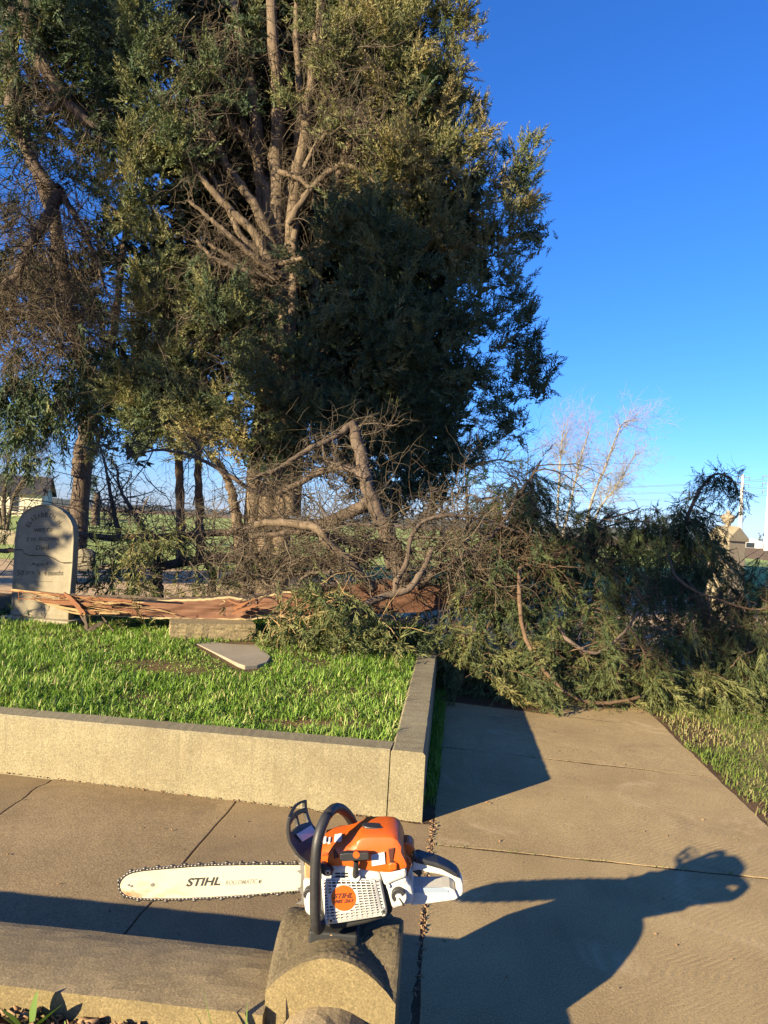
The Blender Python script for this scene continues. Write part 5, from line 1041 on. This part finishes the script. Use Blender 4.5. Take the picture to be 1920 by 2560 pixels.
for k in range(46):
    x = rng.uniform(40, 330); y = 1484+(x-30)*.085+rng.uniform(-6, 26)*min(1, (x-10)/150); L_ = rng.uniform(30, 130); yd = rng.uniform(6.71, 6.80); b_ = rng.normal(0, 5, 3); shard([(x+L_, y+L_*.1+b_[0], yd+.02), (x+L_*.6, y+L_*.05+b_[1], yd), (x+L_*.2, y+b_[2], yd-.01), (x, y-rng.uniform(-6, 8), yd-.015)], rng.uniform(.0015, .0035), .0006, s1 if rng.uniform() < .5 else s2, .002)
for pts, w_ in (([(212, 1538, 6.78), (216, 1560, 6.78), (213, 1582, 6.78)], .014), ([(200, 1535, 6.85), (216, 1560, 6.83), (222, 1578, 6.8)], .012), ([(255, 1540, 6.8), (272, 1562, 6.78), (285, 1580, 6.74)], .007), ([(258, 1555, 6.75), (235, 1568, 6.73), (214, 1582, 6.72)], .018)): shard(pts, w_, w_*.9, MAT['barkdk'], .012)
# attached limbs (each its own part)
limbs = [([(1010, 1490, 7.15), (1000, 1420, 7.2), (985, 1370, 7.25), (945, 1285, 7.35), (918, 1210, 7.45), (895, 1110, 7.6), (880, 1060, 7.7)], .085, .05, 'barkdk'),
 ([(925, 1255, 7.4), (880, 1280, 7.5), (830, 1300, 7.6), (790, 1310, 7.7), (700, 1318, 7.9), (600, 1325, 8.1), (450, 1340, 8.4), (300, 1345, 8.7), (190, 1335, 8.9)], .06, .03, 'barkdk'),
 ([(930, 1470, 7.1), (890, 1425, 7.0), (850, 1385, 6.95), (815, 1350, 6.9), (796, 1322, 6.9), (750, 1312, 7.0), (690, 1305, 7.1), (640, 1312, 7.2)], .046, .03, 'bark'),
 ([(985, 1420, 7.3), (962, 1360, 7.35), (930, 1375, 7.4), (880, 1398, 7.5), (780, 1405, 7.7), (640, 1395, 8.0), (500, 1400, 8.3), (380, 1420, 8.5)], .07, .045, 'barkdk'),
 ([(955, 1358, 7.35), (900, 1360, 7.4), (840, 1345, 7.4), (760, 1330, 7.5), (640, 1340, 7.7)], .045, .02, 'barkdk'),
 ([(843, 1612, 6.35), (860, 1580, 6.45), (885, 1540, 6.55), (925, 1505, 6.62), (985, 1485, 6.7), (1030, 1465, 6.7), (1060, 1420, 6.75), (1080, 1370, 6.8)], .040, .022, 'barkdk'),
 ([(987, 1482, 6.7), (992, 1450, 6.72), (1015, 1410, 6.75), (1030, 1340, 6.8), (1062, 1302, 6.85), (1130, 1288, 6.9), (1210, 1300, 7.0), (1300, 1330, 7.1)], .026, .010, 'barkdk'),
 ([(560, 1450, 8.2), (620, 1440, 8.0), (700, 1435, 7.8), (770, 1432, 7.5), (860, 1425, 7.3)], .05, .03, 'barkdk'),
 ([(770, 1433, 7.0), (830, 1430, 6.95), (855, 1422, 6.9)], .014, .02, 'twig'), ([(745, 1470, 6.95), (752, 1450, 6.95), (775, 1435, 6.97)], .012, .014, 'twig'),
 ([(880, 1060, 7.7), (840, 1090, 7.6), (760, 1130, 7.5), (690, 1175, 7.4), (620, 1200, 7.4)], .035, .012, 'barkdk'),
 ([(920, 1200, 7.4), (860, 1170, 7.6), (800, 1180, 7.8), (700, 1230, 8), (640, 1230, 8.2), (560, 1180, 8.3), (480, 1140, 8.4), (400, 1125, 8.5), (320, 1140, 8.6)], .04, .008, 'barkdk'),
 ([(300, 1345, 8.7), (285, 1280, 8.7), (270, 1200, 8.7), (255, 1130, 8.7)], .03, .008, 'barkdk'), ([(380, 1350, 8.5), (340, 1290, 8.5), (300, 1220, 8.5), (290, 1160, 8.5)], .03, .008, 'barkdk'),
 ([(190, 1335, 8.9), (80, 1370, 8.9), (0, 1378, 8.9), (-80, 1390, 8.9)], .03, .02, 'barkdk'), ([(400, 1540, 8.4), (395, 1470, 8.4), (388, 1400, 8.4), (380, 1360, 8.4)], .05, .045, 'barkdk'), ([(528, 1480, 8.2), (535, 1440, 8.2), (520, 1410, 8.2)], .04, .035, 'barkdk'), ([(420, 1490, 7.0), (470, 1475, 7.0), (500, 1468, 7.0)], .006, .010, 'twig'),
 ([(1040, 1470, 7.1), (1100, 1420, 7.1), (1160, 1390, 7.1), (1240, 1330, 7.2), (1290, 1250, 7.3), (1330, 1190, 7.3), (1352, 1152, 7.3)], .03, .008, 'barkdk')]
tw = Buf(); keepP = []
for pts, r0, r1, mt in limbs:
    P, R = limb('branch', pts, r0*1.15, r1*1.15, MAT[mt], ft_, 8, 30, .07); keepP.append(P)
e_ = D(843, 1614, 6.34); V, F = tubes(np.array([e_, e_+np.array([-.03, -.01, -.035])]), np.array([.034, .012]), 7); add_mesh('torn_end', V, F, MAT['splinterred'], ft_)
for j, (per, ln_, lv) in enumerate(((20, .6, 3), (40, .8, 3), (27, .5, 3), (37, .6, 3), (20, .5, 3), (9, .45, 2), (16, .5, 3), (23, .5, 3), (0, 0, 0), (0, 0, 0), (27, .6, 3), (40, .7, 3), (17, .6, 3), (17, .6, 3), (10, .5, 2), (9, .5, 2), (0, 0, 0), (0, 0, 0), (20, .6, 3))):
    if per: twigs(tw, keepP[j], None, per, ln_, lv, 1.05, .03, .009, .26, .1)
# dense tangle of bare branchlets between the limbs
for (x, y, rx, ry, Yd, n_, L0) in ((560, 1370, 260, 60, 7.7, 91, .7), (760, 1400, 160, 70, 7.3, 65, .6), (640, 1290, 260, 50, 7.9, 40, .75), (1060, 1370, 140, 80, 7.2, 81, .6), (1160, 1400, 120, 90, 7.2, 81, .6), (380, 1300, 140, 80, 8.4, 47, .7), (300, 1440, 120, 60, 7.6, 31, .6), (1180, 1290, 150, 60, 7.4, 47, .7), (880, 1240, 160, 50, 7.7, 18, .6), (220, 1250, 120, 80, 9, 31, .7), (60, 1300, 80, 80, 9.3, 21, .7), (640, 1440, 180, 40, 7.2, 59, .5)):
    c = D(x, y, Yd); s_ = Yd/FPX; S_ = c+rng.normal(0, .5, (n_, 3))*np.array([rx*s_, .5, ry*s_]); S_[:, 2] = np.maximum(S_[:, 2], .4); P1, R1 = grow(S_, rng.normal(0, 1, (n_, 3)), rng.uniform(.5, 1.3, n_)*L0, rng.uniform(.004, .010, n_), 8, .28, .02); V, F = tubes(P1, R1, 3); tw.add(V, F)
    S_, d, L, r0 = spawn(P1, R1, 5, .15, 1, 1., .45, .65); P2, R2 = grow(S_, d, L, np.maximum(r0, .0022), 6, .3, .02); V, F = tubes(P2, R2, 3); tw.add(V, F)
tag(tw.build('bare_twigs', MAT['twig'], ft_), kind='stuff')
fo = Buf()
def spray(B, x, y, rx, ry, Yd, n_, tint, size=.26, hang=.7, dy=.35, tpls=TPLF, up=0):
    """drooping sprays in a cloud given by pixel and distance"""
    c = D(x, y, Yd); s_ = Yd/FPX; pos = c+np.clip(rng.normal(0, .55, (n_, 3)), -1.15, 1.15)*np.array([rx*s_, dy, ry*s_]); pos[:, 2] = np.maximum(pos[:, 2], .06)
    side = rng.normal(0, .75, (n_, 3)); ax = nrm(side+np.array([0, -.25, -hang+up])); cl = np.sin(pos[:, 0]*6)*np.sin(pos[:, 2]*7+1)*np.sin(pos[:, 1]*5)
    place(B, pos, ax, size*rng.uniform(.6, 1.35, n_), tint+.2*cl+rng.normal(0, .13, n_), tpls, .8)
for a in ((300, 1400, 25, 60, 7.5, 34, .62), (350, 1370, 28, 70, 7.3, 48, .6), (280, 1420, 30, 60, 7.6, 30, .55), (420, 1340, 30, 30, 7.4, 24, .62), (370, 1470, 30, 30, 7.3, 20, .55), (470, 1475, 40, 20, 7.4, 24, .6), (240, 1420, 40, 40, 7.7, 20, .6), (560, 1460, 60, 25, 7.5, 30, .4), (640, 1400, 80, 30, 7.8, 30, .3), (480, 1380, 70, 40, 8.2, 34, .35), (330, 1560, 20, 18, 7.1, 20, .55), (395, 1555, 15, 12, 7.0, 10, .6),
          (790, 1570, 60, 40, 6.55, 90, .5), (860, 1520, 50, 40, 6.55, 80, .45), (780, 1480, 22, 26, 6.7, 24, .35), (820, 1492, 36, 24, 6.62, 30, .45), (720, 1560, 50, 35, 6.6, 60, .5), (660, 1585, 22, 14, 6.6, 22, .55), (920, 1572, 60, 26, 6.65, 60, .35), (960, 1580, 50, 35, 6.6, 70, .5), (1000, 1580, 40, 22, 6.8, 36, .4), (880, 1600, 50, 20, 6.4, 50, .55), (980, 1610, 50, 18, 6.3, 50, .55), (1060, 1605, 30, 22, 6.6, 26, .5), (30, 1560, 50, 25, 7.0, 60, .4), (10, 1520, 30, 30, 7.4, 30, .2), (20, 1330, 30, 40, 9.3, 20, .2)):
    spray(fo, *a)
tag(fo.build('foliage', MAT['leafdry'], ft_), kind='stuff')
tw = Buf()
for (x, y, rx, ry, Yd, n_) in ((760, 1540, 60, 40, 6.5, 30), (700, 1560, 50, 30, 6.5, 18), (860, 1500, 50, 30, 6.5, 24), (940, 1580, 60, 30, 6.5, 16)):
    c = D(x, y, Yd); s_ = Yd/FPX; S_ = c+rng.normal(0, .5, (n_, 3))*np.array([rx*s_, .15, ry*s_]); P1, R1 = grow(S_, rng.normal(0, 1, (n_, 3))+[0, -.3, .2], rng.uniform(.15, .4, n_), rng.uniform(.002, .005, n_), 7, .2, .12); V, F = tubes(P1, R1, 4); tw.add(V, F)
tag(tw.build('dry_twiglets', MAT['splinter'], ft_), kind='stuff')

# ================================================================== THE BRUSH PILE
pb = G(1500, 1750); bp = thing('fallen_boughs', 'heap of fallen green cypress boughs blocking the concrete path', 'fallen tree', (pb[0], pb[1]+.6, 0))
fo = Buf()
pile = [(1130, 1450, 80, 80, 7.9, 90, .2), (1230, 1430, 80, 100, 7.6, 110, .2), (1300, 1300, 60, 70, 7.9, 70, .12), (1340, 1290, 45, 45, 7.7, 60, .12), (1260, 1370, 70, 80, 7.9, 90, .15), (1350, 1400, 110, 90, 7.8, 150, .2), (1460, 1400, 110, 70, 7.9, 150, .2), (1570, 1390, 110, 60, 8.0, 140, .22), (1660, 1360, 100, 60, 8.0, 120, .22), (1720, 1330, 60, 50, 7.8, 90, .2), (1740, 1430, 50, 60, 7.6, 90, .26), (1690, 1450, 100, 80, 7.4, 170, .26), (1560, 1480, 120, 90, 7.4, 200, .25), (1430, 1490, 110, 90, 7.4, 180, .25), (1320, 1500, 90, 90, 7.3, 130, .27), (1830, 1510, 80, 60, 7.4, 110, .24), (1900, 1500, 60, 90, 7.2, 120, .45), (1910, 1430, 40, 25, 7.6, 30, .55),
 (1240, 1560, 80, 80, 7.0, 120, .42), (1130, 1590, 50, 60, 6.9, 90, .55), (1180, 1640, 70, 50, 6.7, 130, .58), (1260, 1690, 70, 40, 6.5, 120, .52), (1310, 1715, 50, 24, 6.5, 50, .5), (1380, 1640, 70, 60, 6.7, 120, .45), (1340, 1590, 70, 60, 6.9, 100, .38), (1450, 1660, 70, 50, 6.7, 80, .42), (1480, 1590, 80, 70, 6.9, 130, .32), (1560, 1680, 70, 60, 6.5, 120, .48), (1600, 1600, 80, 70, 6.9, 140, .34), (1650, 1690, 70, 50, 6.6, 120, .45), (1700, 1620, 80, 80, 6.8, 150, .4), (1780, 1560, 70, 90, 6.8, 140, .5), (1740, 1690, 60, 40, 6.7, 80, .38), (1820, 1640, 70, 80, 6.9, 120, .3), (1890, 1620, 50, 90, 6.7, 130, .5), (1880, 1710, 50, 25, 6.8, 60, .6), (1780, 1740, 80, 16, 6.8, 60, .4), (1960, 1560, 70, 140, 7.2, 160, .4), (1960, 1660, 70, 80, 6.9, 90, .5)]  # tints paint shade on the rear boughs, sunlight on the front ones
def boughs(B, x, y, rx, ry, Yd, n_, tint, L0=.55, dy=.35):
    """drooping boughs: plumes strung along arching branchlets"""
    c = D(x, y, Yd); s_ = Yd/FPX; g_ = 12; S_ = c+np.clip(rng.normal(0, .55, (n_, 3)), -1.1, 1.1)*np.array([rx*s_, dy, ry*s_])+np.array([0, 0, .12])
    dd = rng.normal(0, .9, (n_, 3)); dd[:, 2] = rng.uniform(-.5, .5, n_); dd[:, 1] -= .35; P1, R1 = grow(S_, dd, rng.uniform(.55, 1.3, n_)*L0, rng.uniform(.0025, .005, n_), 7, .14, .28); P1[..., 2] = np.maximum(P1[..., 2], .05)
    V, F = tubes(P1, R1, 3); bt_.add(V, F)
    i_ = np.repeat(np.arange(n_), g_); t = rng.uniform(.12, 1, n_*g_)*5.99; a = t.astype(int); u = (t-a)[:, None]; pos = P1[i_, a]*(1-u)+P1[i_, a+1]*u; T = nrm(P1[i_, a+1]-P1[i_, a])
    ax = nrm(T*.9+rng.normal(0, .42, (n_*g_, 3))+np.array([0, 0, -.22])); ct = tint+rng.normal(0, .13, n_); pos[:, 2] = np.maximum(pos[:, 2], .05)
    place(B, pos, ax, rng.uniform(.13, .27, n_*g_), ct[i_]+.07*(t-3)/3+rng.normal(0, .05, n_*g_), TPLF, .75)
bt_ = Buf()
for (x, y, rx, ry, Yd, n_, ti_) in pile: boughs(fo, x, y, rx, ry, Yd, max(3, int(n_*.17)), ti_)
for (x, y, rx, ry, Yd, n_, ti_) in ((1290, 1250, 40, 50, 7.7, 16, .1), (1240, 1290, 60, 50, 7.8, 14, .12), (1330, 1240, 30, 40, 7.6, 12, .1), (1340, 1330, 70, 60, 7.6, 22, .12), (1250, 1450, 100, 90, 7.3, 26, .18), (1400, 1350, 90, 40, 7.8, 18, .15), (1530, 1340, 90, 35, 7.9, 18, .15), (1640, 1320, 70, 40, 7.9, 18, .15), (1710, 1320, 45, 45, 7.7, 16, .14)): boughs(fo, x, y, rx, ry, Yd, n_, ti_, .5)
# bent branch with its drooping head
for a in ((1740, 1230, 30, 40, 7.6, 30, .12), (1775, 1190, 35, 25, 7.6, 36, .1), (1810, 1205, 32, 30, 7.6, 44, .1), (1840, 1230, 18, 40, 7.6, 36, .14), (1775, 1240, 25, 30, 7.6, 20, .12), (1855, 1260, 10, 45, 7.6, 16, .5), (1750, 1300, 30, 26, 7.6, 18, .15), (1740, 1340, 60, 40, 7.6, 50, .15), (1580, 1290, 22, 22, 7.6, 14, .15), (1600, 1330, 40, 20, 7.8, 20, .15), (1352, 1145, 6, 5, 7.3, 2, .2)): spray(fo, *a, size=.17, dy=.16)
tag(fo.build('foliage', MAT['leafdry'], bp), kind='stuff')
pl = [([(1300, 1420, 6.85), (1298, 1470, 6.7), (1305, 1560, 6.55), (1335, 1640, 6.35), (1372, 1690, 6.28), (1420, 1735, 6.24), (1480, 1757, 6.24), (1550, 1754, 6.27), (1610, 1740, 6.34)], .021, .014, 'twigred'), ([(1300, 1420, 7.0), (1380, 1390, 7.2), (1450, 1360, 7.3), (1470, 1330, 7.4)], .02, .014, 'twigred'),
 ([(1668, 1390, 7.2), (1675, 1400, 7.1), (1690, 1440, 6.8), (1740, 1478, 6.6), (1800, 1500, 6.5), (1870, 1522, 6.4), (1920, 1520, 6.4), (1960, 1500, 6.6)], .014, .006, 'twigred'), ([(1398, 1570, 6.6), (1420, 1600, 6.45), (1470, 1630, 6.38), (1510, 1625, 6.36), (1560, 1580, 6.4), (1596, 1530, 6.5)], .020, .010, 'barkdk'), ([(1572, 1565, 6.4), (1600, 1610, 6.36), (1620, 1660, 6.33)], .010, .005, 'twigred'),
 ([(1590, 1480, 6.9), (1620, 1510, 6.9)], .012, .010, 'twigred'), ([(1660, 1550, 6.75), (1700, 1580, 6.7), (1740, 1605, 6.65)], .009, .007, 'twigred'), ([(1690, 1380, 7.7), (1705, 1330, 7.65), (1730, 1265, 7.6), (1752, 1220, 7.6), (1790, 1185, 7.6), (1830, 1200, 7.6), (1848, 1240, 7.6)], .026, .005, 'barkdk'), ([(1735, 1262, 7.6), (1770, 1280, 7.6), (1800, 1290, 7.6)], .009, .004, 'barkdk'),
 ([(1440, 1375, 7.6), (1480, 1330, 7.6), (1510, 1300, 7.6), (1560, 1285, 7.6), (1600, 1270, 7.7)], .016, .006, 'barkdk'), ([(1460, 1340, 7.7), (1540, 1310, 7.7), (1620, 1305, 7.7), (1700, 1340, 7.8)], .012, .006, 'barkdk'), ([(1200, 1600, 7), (1260, 1500, 7), (1330, 1430, 7.1), (1400, 1390, 7.2)], .012, .008, 'twigred'), ([(1590, 1640, 6.6), (1560, 1655, 6.5), (1540, 1690, 6.45)], .006, .004, 'twigred'), ([(1770, 1490, 6.75), (1775, 1540, 6.7), (1772, 1560, 6.7)], .009, .006, 'twigred'), ([(1300, 1340, 7.6), (1200, 1340, 7.4), (1120, 1390, 7.3)], .012, .006, 'barkdk'), ([(1330, 1240, 7.5), (1290, 1300, 7.5), (1270, 1380, 7.5)], .012, .01, 'barkdk')]
tw = Buf()
for j, (pts, r0, r1, mt) in enumerate(pl):
    P, R = limb('branch', pts, r0, r1, MAT[mt], bp, 8, 30, .04); twigs(tw, P, R, 10 if j != 7 else 26, .22, 2, 1., .08, .004, .25, .3)
for (x, y, rx, ry, Yd, n_, L0) in ((1150, 1450, 110, 110, 7.1, 45, .6), (1260, 1420, 110, 90, 7.1, 40, .6), (1380, 1390, 110, 50, 7.2, 27, .6), (1460, 1640, 120, 60, 6.5, 25, .3), (1700, 1560, 160, 90, 6.6, 40, .3), (1850, 1600, 60, 100, 6.6, 22, .3), (1240, 1320, 120, 60, 7.4, 22, .6), (1560, 1450, 140, 80, 7.1, 27, .4), (1880, 1450, 60, 40, 7.2, 15, .4)):
    c = D(x, y, Yd); s_ = Yd/FPX; S_ = c+rng.normal(0, .5, (n_, 3))*np.array([rx*s_, .3, ry*s_]); S_[:, 2] = np.maximum(S_[:, 2], .1); P1, R1 = grow(S_, rng.normal(0, 1, (n_, 3))+[0, -.2, -.2], rng.uniform(.5, 1.3, n_)*L0, rng.uniform(.0025, .006, n_), 8, .2, .06); V, F = tubes(P1, R1, 3); tw.add(V, F)
    S_, d, L, r0 = spawn(P1, R1, 4, .15, 1, 1., .45, .65); P2, R2 = grow(S_, d, L, np.maximum(r0, .0018), 6, .25, .05); V, F = tubes(P2, R2, 3); tw.add(V, F)
tag(tw.build('bare_twigs', MAT['twigred'], bp), kind='stuff'); tag(bt_.build('branchlets', MAT['twigred'], bp), kind='stuff')
# ================================================================== WEEDS IN THE DIRT BED
def blade_leaf(B, p, d, L, w_, bend, tint, n_=8):
    P = []; q = np.array(p, float); dd = nrm(d)
    for i_ in range(n_): P.append(q.copy()); q = q+dd*L/(n_-1); dd = nrm(dd+np.array([0, 0, -bend/n_]))
    P = np.array(P); t = nrm(np.gradient(P, axis=0)); sd = nrm(np.cross(t, np.array([.2, .3, 1.]))); nn = np.cross(sd, t)
    ww = w_*np.array([.5, .8, 1, 1, .9, .7, .4, .06])[:, None] if n_ == 8 else w_
    V = np.stack([P-sd*ww, P-nn*ww*.25, P+sd*ww], 1).reshape(-1, 3); i_ = np.arange(n_*3).reshape(n_, 3); F = np.concatenate([np.stack([i_[:-1, k], i_[:-1, k+1], i_[1:, k+1], i_[1:, k]], -1) for k in (0, 1)]); B.add(V, F, tint)
def weed(label, px_, py_, leaves):
    o = G(px_, py_, .205); B = Buf()
    for (dx, dy, dz, L, w_, bend, ti_) in leaves: blade_leaf(B, o+np.array([dx*.05, dy*.05, 0])*.3, (dx, dy, dz), L, w_, bend, ti_)
    return tag(B.build('weed', MAT['weed'], loc=o), label, 'weed')
weed('broad-leaved weed in the dirt bed against the low wall', 70, 2575, [(-.6, -.1, .8, .075, .016, .6, .45), (.6, .1, .7, .085, .019, .5, .4), (.1, .2, 1.2, .085, .017, .2, .55), (-.2, -.5, .6, .06, .014, .8, .5), (.9, -.3, .4, .08, .017, .6, .45), (-.9, .2, .5, .06, .012, .7, .6)])
weed('narrow upright green leaf growing beside the pier foot', 560, 2660, [(-.38, .12, 1, .175, .0085, -.1, .45), (-.55, .1, .9, .13, .006, .2, .4), (.5, -.2, .6, .05, .005, .4, .5)])
weed('thin single grass blade growing close to the pier', 612, 2650, [(-.03, .1, 1, .125, .004, 0, .6), (.2, .1, 1, .05, .004, .1, .5)])
m_ = 420; wx = rng.uniform(-1.5, -.2, m_); wy = ff[1]+(wx-ff[0])*lwd[1]/lwd[0]-rng.uniform(.0, .22, m_); k = vnoise(wx, wy, 6, 3) > .45
V, F, A = blades(np.column_stack([wx, wy, np.full(m_, .2)])[k], rng.uniform(.015, .05, k.sum()), rng.uniform(.004, .009, k.sum()), np.clip(rng.normal(.5, .2, k.sum()), 0, 1), .8)
tag(add_mesh('bed_weeds', V, F, MAT['grass'], attr=A), 'tiny green seedlings in the dirt bed below the low wall', 'weeds', kind='stuff')
# sprigs shed on the path and in the grass
n_ = 150; u = rng.uniform(0, 1, n_); y_ = 6.75-.95*rng.beta(1, 3.2, n_); x_ = .75+(np.array([lawn_edge(v) for v in y_])+.5-.75)*u
pos = np.column_stack([x_, y_, np.full(n_, .006)]); ax = rng.normal(0, 1, (n_, 3)); ax[:, 2] = rng.uniform(-.05, .12, n_); B = Buf(); place(B, pos, ax, rng.uniform(.03, .09, n_), np.clip(rng.normal(.5, .2, n_), 0, 1), TPLF, .45)
P1, R1 = grow(pos[:60]+rng.normal(0, .1, (60, 3))*[1, 1, 0], ax[:60]*[1, 1, 0], rng.uniform(.03, .12, 60), np.full(60, .0016), 4, .2, 0); P1[..., 2] = .005; V, F = tubes(P1, R1, 3); B.add(V, F, .95)
tag(B.build('shed_sprigs', MAT['leafdry']), 'small green sprigs and twigs shed on the path in front of the boughs', 'litter', kind='stuff')
n_ = 260; x_ = rng.uniform(-2.2, 3.0, n_); y_ = rng.uniform(2.2, 6.0, n_); k = (y_ < 3.5-.15*x_) | (x_ > .55); k &= (x_ < np.array([lawn_edge(v) for v in y_])) & ~((x_ < .2) & (y_ < 2.45)); x_, y_ = x_[k], y_[k]
chips(np.column_stack([x_, y_, np.full(len(x_), .0025)]), .002, .007, MAT['chip'], 'path_litter', 'specks of bark and dead leaf scattered over the paving')
